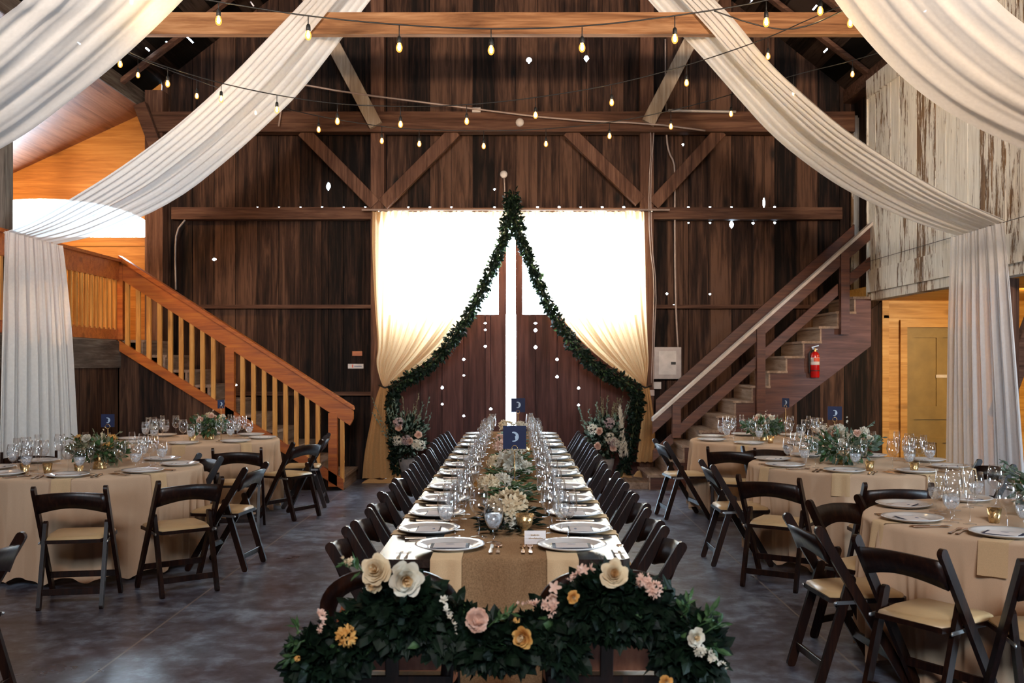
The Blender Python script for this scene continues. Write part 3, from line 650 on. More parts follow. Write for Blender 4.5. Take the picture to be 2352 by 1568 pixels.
obj('front_strand', ribbon(MB(), R_up, m2, (9.62, 8.83), (9.80, 9.38), 26, 90, .011, 5, seed=3), M['drape'], t)
obj('rear_strand', ribbon(MB(), m2, R_lo, (10.06, 9.4), (10.2, 9.84), 26, 90, .011, 4, seed=4), M['drape'], t)
FL_lo = [(560,-150),(421,0),(343,77),(250,161),(150,239),(77,296),(0,343),(-150,420),(-330,480)]
FL_up = [(170,-150),(60,0),(0,40),(-120,150),(-260,240),(-420,330),(-540,390)]
t = thing('ceiling_drape', 'broad warm white swag filling the upper left corner', 'drape', (0, 0, 0))
obj('fabric', ribbon(MB(), FL_up, FL_lo, 5.6, 6.6, 44, 60, .005, 4, seed=5), M['drape'], t)
FR_lo = [(1780,-150),(1860,-80),(1916,0),(1963,62),(2041,150),(2113,214),(2195,271),(2352,345),(2520,410),(2700,460)]
FR_up = [(2160,-150),(2284,0),(2352,56),(2480,150),(2640,250),(2820,330)]
t = thing('ceiling_drape', 'broad peach tinted swag filling the upper right corner', 'drape', (0, 0, 0))
obj('fabric', ribbon(MB(), FR_up, FR_lo, 5.6, 6.6, 44, 60, .005, 4, seed=6), M['drape'], t)
def column(lab, X0, sgn, y0, y1, yb0, yb1, zt_, m, seed, gap=None):
    t = thing('drape_column', lab, 'drape', (0, 0, 0))
    def panel(u0, u1, nm, sd):
        def fn(u, v):
            uu = lerp(u0, u1, u); a = lerp(y0, y1, uu); b = lerp(yb0, yb1, uu)
            yy = lerp(a, b, v**.8); z = lerp(zt_, .01, v)
            f = math.sin(uu*2*PI*7+sd)+.6*math.sin(uu*2*PI*13+sd*2+1.5*v)+.35*math.sin(uu*2*PI*23+sd)
            pin = .25+.75*min(1, v*3)
            return (X0+sgn*(.02+f*.022*pin), yy+.02*math.sin(uu*2*PI*9+sd)*v, z)
        obj(nm, MB().grid(fn, 90, 20), m, t)
    panel(0, .5, 'near_panel', seed); panel(.5, 1, 'far_panel', seed)
    return t
column('sheer white drape hanging to the floor at the left edge', XL+.13, 1, 9.35, 10.55, 9.2, 10.95, 2.83, M['drape'], 1)
column('sheer white drape hanging beside the olive door at the right', XR-.1, -1, 8.8, 9.86, 8.35, 9.95, 2.83, M['drapes'], 2)
tag(obj('drape_wire', MB().tube([(XR-.08, 5.2, 2.84), (XR-.08, 12.4, 2.84)], .003, 5), M['black']), 'thin wire along the white loft wall holding the right drape', 'wire')

# curtains of the big doors
YC = 13.3
cp = thing('curtain_rod', 'long slim wooden rod above the double doors', 'curtain rod', (0, 0, 0))
obj('pole', MB().tube([P(831, 482, YC), P(1538, 482, YC)], .014, 10), M['conduit'], cp)
for px in (870, 1185, 1497): obj('rod_bracket', MB().bar(P(px, 484, YC), P(px, 484, YC)+Vector((0, .2, 0)), .02, .02), M['metal'], cp)
def curtain(lab, outer, inner, tail_o, tail_i, sd):
    t = thing('curtain', lab, 'curtain', (0, 0, 0))
    a = resample(smooth([P(x, y, YC) for x, y in outer], 2), 61); b = resample(smooth([P(x, y, YC) for x, y in inner], 2), 61)
    def fn(u, v):
        i = int(round(v*60)); p = a[i].lerp(b[i], u); g_ = 1-v
        f = math.sin(2*PI*11*u+sd)*.018+math.sin(2*PI*23*u+sd*2)*.009*(1 if v > .05 else 3)+.03*math.sin(2*PI*4*u+2*v+sd)
        top = max(0, 1-v*14)
        return p+Vector((0, f*(.35+.65*min(1, g_*3))-.05*math.sin(PI*u)*v+top*.012*math.sin(2*PI*60*u), 0))
    obj('gathered_panel', MB().grid(fn, 240, 60), M['curtain'], t)
    c = resample(smooth([P(x, y, YC) for x, y in tail_o], 2), 31); d = resample(smooth([P(x, y, YC) for x, y in tail_i], 2), 31)
    def fn2(u, v):
        i = int(round(v*30)); p = c[i].lerp(d[i], u); w_ = min(1, v*3+.15)
        return p+Vector((0, (math.sin(2*PI*3*u+sd)*.05+math.sin(2*PI*7.3*u+sd)*.02)*w_-.04, 0))
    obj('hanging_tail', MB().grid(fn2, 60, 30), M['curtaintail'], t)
    return t
inL = [(1166,486),(1163,530),(1150,590),(1120,665),(1075,735),(1020,795),(960,845),(915,872),(888,890)]
inR = [(1188,486),(1192,530),(1208,590),(1240,655),(1285,725),(1340,790),(1400,840),(1450,872),(1482,888)]
ct = curtain('sheer gold curtain left of the door gap, tied to the left post', [(856,485),(854,560),(860,700),(869,800),(862,830),(872,870),(880,888)], inL, [(874,886),(862,920),(850,980),(838,1040),(833,1098)], [(892,886),(902,930),(908,1000),(918,1060),(922,1096)], 0)
ct2 = curtain('sheer gold curtain right of the door gap, tied to the right post', [(1480,485),(1482,560),(1484,700),(1488,800),(1490,830),(1486,870),(1484,890)], inR, [(1472,886),(1478,940),(1470,1000),(1462,1060)], [(1490,886),(1500,940),(1506,1000),(1500,1060)], 2)
mb = MB()
def pool(u, v):
    p = P(lerp(1428, 1522, u), 0, YC-.1); h = .13*math.sin(PI*u)**.6*(1+.5*math.sin(9*u+1)+.3*math.sin(17*u))*math.sin(PI*v)**.7
    return (p.x+.03*math.sin(8*v), YC-.05+.36*(v-.6)+.04*math.sin(7*u), .004+max(0, h)+.05*math.sin(PI*v)*max(0, math.sin(14*u+3*v))*math.sin(PI*u))
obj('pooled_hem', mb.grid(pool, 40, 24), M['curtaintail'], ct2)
mb = MB()
def pool2(u, v):
    p = P(lerp(832, 926, u), 0, YC-.1); h = .05*math.sin(PI*u)**.6*(1+.4*math.sin(11*u))*math.sin(PI*v)**.7
    return (p.x, YC-.02+.25*(v-.6), .004+max(0, h))
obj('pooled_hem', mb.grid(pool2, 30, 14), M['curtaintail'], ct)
for c_, px in ((ct, 884), (ct2, 1482)):
    obj('tieback', MB().tube([P(px-14, 884, YC-.03), P(px, 890, YC-.06), P(px+14, 886, YC-.03)], .012, 6), M['black'], c_)

# ------------------------------------------------------------------ leaves and flowers
def rvec(r=random):
    while True:
        v = Vector((r.uniform(-1, 1), r.uniform(-1, 1), r.uniform(-1, 1)))
        if .05 < v.length < 1: return v.normalized()
def leaf_(mb, p, d, nrm, L, wd, ivy=False):
    d = d.normalized(); s = d.cross(nrm)
    if s.length < 1e-3: s = d.orthogonal()
    s.normalize(); nn = s.cross(d)
    if ivy:
        pr = [(0,0),(.12,.42),(.3,.62),(.42,.34),(.68,.5),(.72,.2),(1,0)]
        v = [p+d*a*L+s*b*wd+nn*(-.25*b*wd-.12*a*a*L) for a, b in pr]+[p+d*a*L-s*b*wd+nn*(-.25*b*wd-.12*a*a*L) for a, b in pr[1:-1]]
        mb.add(v, [(0,1,2,3,4,5,6), (0,6,11,10,9,8,7)])
    else:
        v = [p, p+d*L*.35+s*wd*.5-nn*.08*L, p+d*L*.72+s*wd*.36-nn*.1*L, p+d*L-nn*.2*L, p+d*L*.72-s*wd*.36-nn*.1*L, p+d*L*.35-s*wd*.5-nn*.08*L, p+d*L*.5+nn*.04*L]
        mb.add(v, [(0,1,6),(1,2,6),(2,3,6),(3,4,6),(4,5,6),(5,0,6)])
def leaf_tube(mb, pts, rad, n, L, rs, wd=.55, ivy=0.0, droop=0.3):
    """leaves growing out of a rope-like path"""
    pp = resample(pts, 80)
    for _ in range(n):
        t_ = rs.random()*78; i = int(t_); p = pp[i].lerp(pp[i+1], t_-i); ax = (pp[i+1]-pp[i]).normalized()
        v = rvec(rs); v = (v-ax*v.dot(ax)*.6).normalized(); r = rad(i/79) if callable(rad) else rad
        base = p+v*r*rs.uniform(.25, 1)
        d = (v*.8+ax*rs.uniform(-.8, .8)+Vector((0, 0, -droop))+rvec(rs)*.4)
        l = L*rs.uniform(.6, 1.25); leaf_(mb, base, d, (v+rvec(rs)*.5), l, l*wd*rs.uniform(.8, 1.2), rs.random() < ivy)
def petal(mb, c, az, tilt, L, wd, cup, M_=None, ruf=0, n=4):
    def fn(u, v):
        x = (u-.5)*wd*math.sin(PI*(.12+.8*v))**.6; a = tilt+cup*v
        rr = L*v; up = math.sin(a)*rr; out = math.cos(a)*rr*1.0
        z = up+abs(u-.5)**2*cup*L*.6+ruf*math.sin(u*15)*L*v*.12
        o = Vector((out, x, z)); o = Matrix.Rotation(az, 3, 'Z') @ o
        return c+(M_ @ o if M_ else o)
    mb.grid(fn, n, n)
def facing(d): return Vector((0, 0, 1)).rotation_difference(Vector(d).normalized()).to_matrix()
def rose(mb, c, R, d, rs, layers=5, ruf=.3, lo=0, hi=99):
    """petals wrapped round the axis as nested cups, the outer ones curling outward"""
    Q = facing(d)
    for k in range(layers):
        if not lo <= k < hi: continue
        f = k/(layers-1); n = 3+(k+1)//2; Rk = R*lerp(.16, 1, f**.85)
        for j in range(n):
            az = 2*PI*j/n+k*1.1+rs.uniform(-.2, .2); H = R*lerp(.95, .5, f)*rs.uniform(.85, 1.1); sp = lerp(2.6, 2*PI/n*1.25, f); curl = lerp(0, .3, f); ph = rs.uniform(0, 6); rk = Rk*rs.uniform(.9, 1.1)
            def fn(u, v):
                e = 1-abs(2*u-1)**2.5*.35; vv = v*e
                out = rk*(math.sin(min(1, vv)*1.35)/math.sin(1.35))*.85+rk*curl*max(0, vv-.6)*1.6
                up = H*vv**1.5-H*curl*max(0, vv-.72)*1.5+R*.05*ruf*math.sin(7*u+ph)*v-R*.25*f
                th = az+(u-.5)*sp*(.35+.65*min(1, v*1.6)); out *= 1+.05*ruf*math.sin(9*u+ph)*v
                return c+Q @ Vector((out*math.cos(th), out*math.sin(th), up))
            mb.grid(fn, 7, 6)
def carnation(mb, c, R, d, rs):
    Q = facing(d)
    for k in range(42):
        a = rs.random()*2*PI; t_ = math.sqrt(rs.random()); petal(mb, c, a, lerp(1.4, .1, t_), R*rs.uniform(.85, 1.05), R*.7, .2, Q, 1.3, 3)
def star(mb, c, R, d, rs, n=5):
    Q = facing(d)
    for j in range(n): petal(mb, c, 2*PI*j/n+rs.random()*.3, rs.uniform(.1, .5), R, R*.55, .2, Q, 0, 2)
def cluster(mb, c, R, r, n, rs, d=(0, 0, 1), sq=1.0):
    dd = Vector(d).normalized()
    for _ in range(n):
        v = rvec(rs)
        if v.dot(dd) < -.3: v = -v
        v.z *= sq
        star(mb, c+v*R*rs.uniform(.8, 1.05), r*rs.uniform(.8, 1.2), v+rvec(rs)*.3, rs, 4)
def spike(mb, p, q, r, n, rs):
    p, q = Vector(p), Vector(q)
    for k in range(n):
        f = k/(n-1); star(mb, p.lerp(q, f)+rvec(rs)*r*.6*(1-f*.6), r*lerp(1, .45, f), rvec(rs)+Vector((0, -.6, .2)), rs)

# garlands along the curtains
def garland(lab, path, sd, mirror):
    rs = random.Random(sd); t = thing('leafy_garland', lab, 'garland', (0, 0, 0))
    pts = smooth([P(x, y, YC-.16) for x, y in path], 2)
    obj('garland_core', MB().tube(resample(pts, 50), .02, 6), M['stem'], t)
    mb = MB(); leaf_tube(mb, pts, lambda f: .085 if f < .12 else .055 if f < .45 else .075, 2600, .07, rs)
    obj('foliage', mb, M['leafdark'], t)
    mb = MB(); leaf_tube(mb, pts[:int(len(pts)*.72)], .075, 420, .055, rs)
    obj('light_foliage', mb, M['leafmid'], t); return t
garland('dark leafy garland swagged down the inner edge of the left curtain', [(1178,446),(1172,490),(1158,545),(1140,595),(1112,655),(1080,720),(1040,780),(1000,830),(950,865),(905,886),(900,925),(905,990),(912,1050),(914,1092)], 1, 0)
garland('dark leafy garland swagged down the inner edge of the right curtain', [(1172,450),(1182,500),(1196,548),(1222,610),(1248,680),(1285,745),(1330,810),(1385,855),(1440,880),(1466,892),(1462,940),(1452,1000),(1442,1050),(1425,1094)], 2, 1)

# potted arrangements on the floor before the doors
def urn(t, h, r):
    obj('urn', MB().lathe([(0, 0), (r*.55, 0), (r*.6, .02), (r*.35, .06), (r*.45, .1), (r*.9, h*.75), (r, h), (r*.92, h), (r*.8, h*.85), (0, h*.8)], 24), M['stone'], t)
def blobleaves(mb, c, rad, n, L, rs, wd=.5, up=.4, ivy=0):
    for _ in range(n):
        v = rvec(rs); p = Vector(c)+Vector((v.x*rad[0], v.y*rad[1], v.z*rad[2]))*rs.uniform(.35, 1)
        l = L*rs.uniform(.6, 1.3); leaf_(mb, p, v+Vector((0, 0, up))+rvec(rs)*.5, rvec(rs), l, l*wd, rs.random() < ivy)
def sprig(mb, p, q, n, L, rs, wd=.4):
    p, q = Vector(p), Vector(q); mb.tube([p, p.lerp(q, .5)+rvec(rs)*.02, q], .003, 4)
    for k in range(n):
        f = .25+.75*k/n; d = (q-p).normalized(); leaf_(mb, p.lerp(q, f), d+rvec(rs)*.9, rvec(rs), L*rs.uniform(.7, 1.2), L*wd)
for lab, px, sd, lean in (('tall urn of dried hydrangea and eucalyptus left of the doors', 935, 5, 1), ('tall urn of pampas, protea and sprigs right of the doors', 1392, 6, -1)):
    rs = random.Random(sd); Y0 = 13.0; x = (px-VX)*Y0/F
    t = thing('potted_flower_arrangement', lab, 'flower arrangement', (x, Y0, 0))
    urn(t, .34, .11)
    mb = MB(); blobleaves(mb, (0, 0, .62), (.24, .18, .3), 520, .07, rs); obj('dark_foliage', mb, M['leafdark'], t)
    mb = MB(); blobleaves(mb, (.03*lean, -.05, .66), (.25, .16, .28), 260, .06, rs)
    for k in range(9): a = rs.uniform(-.5, .5); sprig(mb, (a*.4, 0, .5), (a*.9-.05*lean, rs.uniform(-.1, .05), rs.uniform(.9, 1.15)), 12, .05, rs)
    obj('sage_foliage', mb, M['leafsage'], t)
    mb = MB()
    for k in range(14 if lean < 0 else 6): a = rs.uniform(-.12, .25); sprig(mb, (a*.3, 0, .5), (a, rs.uniform(-.08, .05), rs.uniform(.95, 1.22)), 16, .035, rs)
    obj('dry_sprigs', mb, M['leafolive'], t)
    for k in range(5):
        mb = MB(); c = Vector((rs.uniform(-.12, .2)*lean, -.2, rs.uniform(.5, .85))); cluster(mb, c, .06, .022, 46, rs, (0, -1, .3)); obj('hydrangea', mb, M['mauve' if k % 2 else 'ivory'], t)
    for k in range(3):
        mb = MB(); rose(mb, Vector((rs.uniform(-.1, .2)*lean, -.22, rs.uniform(.5, .8))), .05, (rs.uniform(-.4, .4), -1, .2), rs); obj('protea', mb, M['blush'], t)
    if lean < 0:
        mb = MB()
        for k in range(260):
            f = rs.random(); p = Vector((.17+.05*(1-f)+rs.uniform(-.06, .06)*(1-f), -.1, .35+.65*f)); leaf_(mb, p, Vector((rs.uniform(-.5, .5), -.2, 1)), rvec(rs), .07, .008)
        obj('pampas_plume', mb, M['ivory'], t)

# ------------------------------------------------------------------ folding chair
def stadium(p, q, w_, n=6):
    p, q = Vector(p), Vector(q); d = (q-p).normalized(); s = Vector((-d.y, d.x)); r = w_/2
    a0 = math.atan2(s.y, s.x); out = []
    for k in range(n+1): a = a0+PI*k/n; out.append((p.x+r*math.cos(a), p.y+r*math.sin(a)))
    for k in range(n+1): a = a0+PI+PI*k/n; out.append((q.x+r*math.cos(a), q.y+r*math.sin(a)))
    return out
def make_folding_chair():
    t = thing('folding_chair', '', 'chair')
    B, Fp = (-.245, .775), (.205, .02)            # top of the back and front foot in (y, z)
    for s in (-1, 1):
        x = s*.218; pr = stadium(B, Fp, .046)
        pr = [(a, max(b, 0)) for a, b in pr]
        obj('back_stile', MB().prism(pr, x-.012, x+.012, 'x'), M['chair'], t)
        x = s*.19; pr = stadium((-.075, .53), (-.235, .018), .044); pr = [(a, max(b, 0)) for a, b in pr]
        lg = obj('rear_leg', MB().prism(pr, x-.012, x+.012, 'x'), M['chair'], t)
        obj('seat_link', MB().bar((s*.206, -.16, .42), (s*.206, .0, .425), .004, .018).lathe([(0, 0), (.009, 0), (.009, .006), (0, .006)], 8, M=Matrix.Translation((s*.206, -.16, .42)) @ Matrix.Rotation(s*PI/2, 4, 'Y')), M['metal'], t)
    # curved back slat: arched top and bottom edges
    def slat(u, v):
        x = (u-.5)*.424; z = .742+.016*math.cos((u-.5)*PI); h = .128
        zz = z-h*v+.024*v*math.cos((u-.5)*PI); y = -.245+.053*(v)+.0-.035*math.cos((u-.5)*PI)
        return Vector((x, y+.012, zz))
    mb = MB(); n, th = 14, .014; vs_ = []; fs = []
    for j, v in enumerate((0, .5, 1)):
        for i in range(n+1):
            p = slat(i/n, v); vs_ += [p, p+Vector((0, -th, -.004))]
    id_ = lambda i, j, k: (j*(n+1)+i)*2+k
    for j in range(2):
        for i in range(n):
            fs.append((id_(i,j,0), id_(i+1,j,0), id_(i+1,j+1,0), id_(i,j+1,0))); fs.append((id_(i,j,1), id_(i,j+1,1), id_(i+1,j+1,1), id_(i+1,j,1)))
    for i in range(n): fs.append((id_(i,0,0), id_(i,0,1), id_(i+1,0,1), id_(i+1,0,0))); fs.append((id_(i,2,0), id_(i+1,2,0), id_(i+1,2,1), id_(i,2,1)))
    for j in range(2): fs.append((id_(0,j,0), id_(0,j+1,0), id_(0,j+1,1), id_(0,j,1))); fs.append((id_(n,j,0), id_(n,j,1), id_(n,j+1,1), id_(n,j+1,0)))
    mb.add(vs_, fs, True); obj('back_slat', mb, M['chair'], t)
    def seat_poly(g): return [(-.17+g, -.175+g), (.17-g, -.175+g), (.2-g, -.02), (.2-g, .19-g), (.17-g, .215-g), (-.17+g, .215-g), (-.2+g, .19-g), (-.2+g, -.02)]
    obj('seat_frame', MB().prism(seat_poly(0), .415, .438, 'z'), M['chair'], t)
    lo, hi, mid_ = seat_poly(.008), seat_poly(.03), seat_poly(.012); mb = MB()
    v = [(a, b, .438) for a, b in lo]+[(a, b, .452) for a, b in mid_]+[(a, b, .461) for a, b in hi]+[(0, .02, .466)]
    f = [(i, (i+1) % 8, 8+(i+1) % 8, 8+i) for i in range(8)]+[(8+i, 8+(i+1) % 8, 16+(i+1) % 8, 16+i) for i in range(8)]+[(16+i, 16+(i+1) % 8, 24) for i in range(8)]
    mb.add(v, f, True); obj('seat_pad', mb, M['seat'], t)
    obj('front_stretcher', MB().bar((-.21, .115, .16), (.21, .115, .16), .02, .04), M['chair'], t)
    obj('rear_stretcher', MB().bar((-.185, -.205, .11), (.185, -.205, .11), .016, .04), M['chair'], t)
    return t
CH = Proto(make_folding_chair())
def chair_at(bx, by, fx_, fy_, label, group):
    """bx,by: where the top of the back is; (fx_,fy_): direction the sitter would face"""
    L = math.hypot(fx_, fy_); fx_, fy_ = fx_/L, fy_/L; rz = math.atan2(fy_, fx_)-PI/2
    return CH.put((bx+fx_*.25, by+fy_*.25, 0), rz, label, group)
ORD = ['first', 'second', 'third', 'fourth', 'fifth', 'sixth', 'seventh', 'eighth', 'ninth', 'tenth', 'eleventh', 'twelfth']
CY = [4.6, 5.2, 5.8, 6.35, 7.03, 7.62, 8.24, 8.84, 9.55, 10.15, 10.78, 11.38]
TX = -.055                                            # centre line of the long table
for sx, side in ((-1, 'left'), (1, 'right')):
    for k, y in enumerate(CY):
        j = random.uniform(-.02, .03)
        chair_at(TX+sx*(.77+j), y+random.uniform(-.02, .02), -sx, random.uniform(-.05, .05), 'dark folding chair, %s from the near end on the %s of the long table' % (ORD[k], side), 'folding chairs along the long table')

# ------------------------------------------------------------------ long table
for k, nm in enumerate(('nearest', 'middle', 'farthest')):
    ya, yb = 4.17+2.5*k, 4.17+2.5*(k+1)
    t = thing('dining_table', 'dark varnished %s table of the long row' % nm, 'table', (TX, (ya+yb)/2, 0), 0, 'tables joined into the long row')
    hw, hl = .535, 1.247
    cr = [(-hw+.03, -hl), (hw-.03, -hl), (hw, -hl+.03), (hw, hl-.03), (hw-.03, hl), (-hw+.03, hl), (-hw, hl-.03), (-hw, -hl+.03)]
    obj('tabletop', MB().prism(cr, .725, .76, 'z'), M['table'], t)
    for s in (-1, 1):
        obj('apron', MB().box((s*.46-.012, -1.15, .63), (s*.46+.012, 1.15, .725)), M['table'], t)
        obj('apron', MB().box((-.46, s*1.15-.012, .63), (.46, s*1.15+.012, .725)), M['table'], t)
        for s2 in (-1, 1): obj('leg', MB().box((s*.46-.035, s2*1.15-.035, 0), (s*.46+.035, s2*1.15+.035, .66)), M['table'], t)
ZT = .76
mb = MB(); xa, xb2 = TX-.285, TX+.30
def runner(u, v):
    x = lerp(xa, xb2, u); s = v*8.4
    if s < .55: return (x+.004*math.sin(u*30), 4.155-.012*math.sin(u*14)-.006, .768-(.55-s)*.95)
    if s < .6: return (x, 4.155+(s-.55)*.4, .768)
    return (x, 4.175+(s-.6), .7645+.001*math.sin(s*9+u*5))
mb.grid(runner, 16, 168); mb2 = MB(); mb2.grid(lambda u, v: runner(u, v) if 0 else (runner(u, v)[0], runner(u, v)[1]-.0015, runner(u, v)[2]-.0025), 16, 168)
mb.v += mb2.v; o_ = len(mb.v)-len(mb2.v); mb.f += [tuple(i+o_ for i in f) for f in mb2.f]; mb.s += mb2.s
tag(obj('burlap_runner', mb, M['burlap']), 'tan burlap runner along the long table, hanging over its near end', 'table runner')

# ------------------------------------------------------------------ tableware prototypes (origin at the base)
def lathe_obj(name, prof, m, parent=None, n=20): return obj(name, MB().lathe(prof, n), m, parent)
def p_plate():
    t = thing('charger_plate', '', 'plate')
    lathe_obj('rim', [(.095, .007), (.105, .010), (.135, .020), (.152, .024), (.154, .021), (.138, .014), (.1, .002)], M['china'], t, 40)
    lathe_obj('well', [(0, .008), (.09, .0075), (.098, .0085), (.1, .002), (.07, 0), (0, 0)], M['china'], t, 40)
    return t
def p_menu():
    t = thing('menu_card', '', 'menu card')
    obj('navy_backing', MB().box((-.085, -.058, 0), (.085, .058, .0018)), M['navy'], t)
    c = obj('printed_card', MB().box((-.07, -.052, .002), (.07, .052, .0034)), M['card'], t)
    mb = MB()
    mb.add([(.02*math.cos(a), .026+.007*math.sin(a), .0037) for a in [2*PI*k/12 for k in range(12)]], [tuple(range(12))])
    obj('printed_emblem', mb, M['ink'], c)
    return t
def p_goblet():
    t = thing('water_goblet', '', 'glass')
    lathe_obj('foot', [(0.0, 0.0044), (0.01272, 0.0044), (0.03604, 0.00165), (0.03816, 0.0), (0.03604, 0.0)], M['glass'], t, 20)
    lathe_obj('stem', [(0.01272, 0.0044), (0.0053, 0.0132), (0.00509, 0.044), (0.00742, 0.0572)], M['glass'], t, 12)
    b = lathe_obj('bowl', [(0.00742, 0.0572), (0.02332, 0.0682), (0.03816, 0.0935), (0.04346, 0.1232), (0.0424, 0.154), (0.03604, 0.1958), (0.03445, 0.1958), (0.04081, 0.154), (0.04187, 0.1232), (0.03657, 0.0957), (0.02226, 0.0715), (0.0, 0.0616)], M['glass'], t, 22)
    lathe_obj('iced_water', [(0.0, 0.0638), (0.0212, 0.07205), (0.03551, 0.09625), (0.04028, 0.1188), (0.04007, 0.1298), (0.0212, 0.1342), (0.0, 0.1309)], M['water'], b, 18)
    return t
def p_wine():
    t = thing('wine_glass', '', 'glass')
    lathe_obj('foot', [(0.0, 0.00464), (0.0112, 0.00464), (0.03808, 0.00174), (0.04144, 0.0), (0.03808, 0.0)], M['glass'], t, 20)
    lathe_obj('stem', [(0.0112, 0.00464), (0.00448, 0.01624), (0.00403, 0.0812), (0.00672, 0.09976)], M['glass'], t, 10)
    lathe_obj('bowl', [(0.00672, 0.09976), (0.0224, 0.10904), (0.04032, 0.1334), (0.04592, 0.1624), (0.04256, 0.203), (0.03584, 0.24128), (0.03472, 0.24128), (0.04144, 0.203), (0.04424, 0.1624), (0.0392, 0.13572), (0.02128, 0.11252), (0.0, 0.1044)], M['glass'], t, 22)
    return t
def p_flute():
    t = thing('champagne_flute', '', 'glass')
    lathe_obj('foot', [(0.0, 0.0044), (0.0105, 0.0044), (0.0315, 0.00165), (0.0336, 0.0), (0.0315, 0.0)], M['glass'], t, 18)
    lathe_obj('stem', [(0.0105, 0.0044), (0.00399, 0.0154), (0.00378, 0.0825), (0.0063, 0.099)], M['glass'], t, 10)
    lathe_obj('bowl', [(0.0063, 0.099), (0.0168, 0.1155), (0.0252, 0.1485), (0.0273, 0.1815), (0.02363, 0.2475), (0.02257, 0.2475), (0.02604, 0.1815), (0.02363, 0.1485), (0.0147, 0.1177), (0.0, 0.1045)], M['glass'], t, 18)
    return t
def p_fork():
    t = thing('dinner_fork', '', 'fork')
    obj('handle', MB().prism([(-.008, 0), (.008, 0), (.0085, .03), (.004, .09), (.0035, .125), (-.0035, .125), (-.004, .09), (-.0085, .03)], .002, .005, 'z'), M['copper'], t)
    mb = MB().prism([(-.004, .12), (.004, .12), (.012, .14), (.012, .155), (-.012, .155), (-.012, .14)], .003, .0055, 'z')
    for x in (-.0103, -.0035, .0035, .0103): mb.box((x-.0016, .155, .004), (x+.0016, .198, .0062))
    obj('tines', mb, M['copper'], t); return t
def p_knife():
    t = thing('dinner_knife', '', 'knife')
    obj('handle', MB().prism([(-.007, 0), (.007, 0), (.008, .02), (.005, .1), (-.005, .1), (-.008, .02)], .001, .0065, 'z'), M['copper'], t)
    obj('blade', MB().prism([(-.005, .1), (.005, .1), (.009, .13), (.009, .19), (.002, .22), (-.005, .21)], .0025, .004, 'z'), M['metal'], t); return t
def p_spoon():
    t = thing('soup_spoon', '', 'spoon')
    obj('handle', MB().prism([(-.008, 0), (.008, 0), (.0085, .03), (.0035, .1), (.003, .14), (-.003, .14), (-.0035, .1), (-.0085, .03)], .002, .005, 'z'), M['copper'], t)
    mb = MB(); mb.lathe([(0, .001), (.012, .002), (.018, .007), (.017, .0075), (.011, .004), (0, .003)], 16, M=Matrix.Translation((0, .162, 0)) @ Matrix.Diagonal((1, 1.4, 1, 1))); obj('spoon_bowl', mb, M['copper'], t); return t
def p_napkin(drop=.17, wd=.13):
    def fn(u, v):                                     # lies under the plate, hangs over the table edge at y=0
        x = (u-.5)*wd; s = v*(drop+.2)
        if s < .2: return (x, .2-s, .0035)
        if s < .215: return (x, -.004, .002)
        return (x*(1+.05*(s-.2)), -.010-.14*(s-.215)-.003*math.sin(u*9), -(s-.215))
    mb = MB().grid(fn, 8, 24); m2 = MB().grid(lambda u, v: (fn(u, v)[0], fn(u, v)[1]-.0, fn(u, v)[2]-.0022) if v*(drop+.2) < .2 else (fn(u, v)[0], fn(u, v)[1]+.0022, fn(u, v)[2]), 8, 24)
    b = len(mb.v); mb.v += m2.v; mb.f += [tuple(i+b for i in f) for f in m2.f]; mb.s += m2.s
    return tag(obj('napkin', mb, M['napkin']), '', 'napkin')
def p_votive():
    t = thing('candle_holder', '', 'candle holder')
    lathe_obj('cup', [(0, 0), (.024, 0), (.026, .004), (.036, .075), (.0345, .075), (.025, .008), (0, .006)], M['gold'], t, 20)
    lathe_obj('candle', [(0, .02), (.022, .02), (.024, .045), (0, .046)], M['ivory'], t, 12); return t
PL, MN, GB, WG, FLT, FK, KN, SP, NP, VT = map(Proto, (p_plate(), p_menu(), p_goblet(), p_wine(), p_flute(), p_fork(), p_knife(), p_spoon(), p_napkin(), p_votive()))
def setting(ex, ey, phi, z, where, place, napkin=True, flat=True, menu=True, gl=('g', 'w', 'f'), edge=.17, glr=.30, gj=None, nc=True):
    """ex,ey: point on the table edge; phi: direction the guest looks; where: words that name the place"""
    f = Vector((math.cos(phi), math.sin(phi), 0)); r = Vector((f.y, -f.x, 0)); E = Vector((ex, ey, z)); rz = phi-PI/2
    zc = .0045
    c = E+f*edge
    PL.put(c+Vector((0, 0, zc)), rz, 'white rimmed charger plate, '+where, place+' plates')
    if menu: MN.put(c+Vector((0, 0, zc+.0105)), rz, 'blush and navy menu card, '+where, place+' menu cards')
    if napkin: NP.put(E, rz, 'cream napkin under the plate, '+where, place+' napkins')
    G = gj or ((.05, glr), (-.04, glr+.07), (.12, glr+.055))
    for kind, (a, b) in zip(gl, G):
        p = E+f*b+r*a+Vector((random.uniform(-.008, .008), random.uniform(-.008, .008), .001))
        pr, w_ = {'g': (GB, 'water goblet with iced water'), 'w': (WG, 'empty wine glass'), 'f': (FLT, 'slim champagne flute')}[kind]
        pr.put(p, random.uniform(0, 6), w_+', '+where, place+' glasses')
    if flat:
        for nm, off in (('outer dinner fork', -.215), ('inner dinner fork', -.182)): FK.put(E+f*.075+r*off+Vector((0, 0, zc)), rz, 'rose gold '+nm+', '+where, place+' cutlery')
        KN.put(E+f*.07+r*.182+Vector((0, 0, zc)), rz, 'rose gold handled knife, '+where, place+' cutlery')
        SP.put(E+f*.075+r*.213+Vector((0, 0, zc)), rz, 'rose gold soup spoon, '+where, place+' cutlery')
PY = [4.84, 5.36, 5.92, 6.5, 7.3, 7.9, 8.48, 9.0, 9.82, 10.33, 10.9, 11.42]
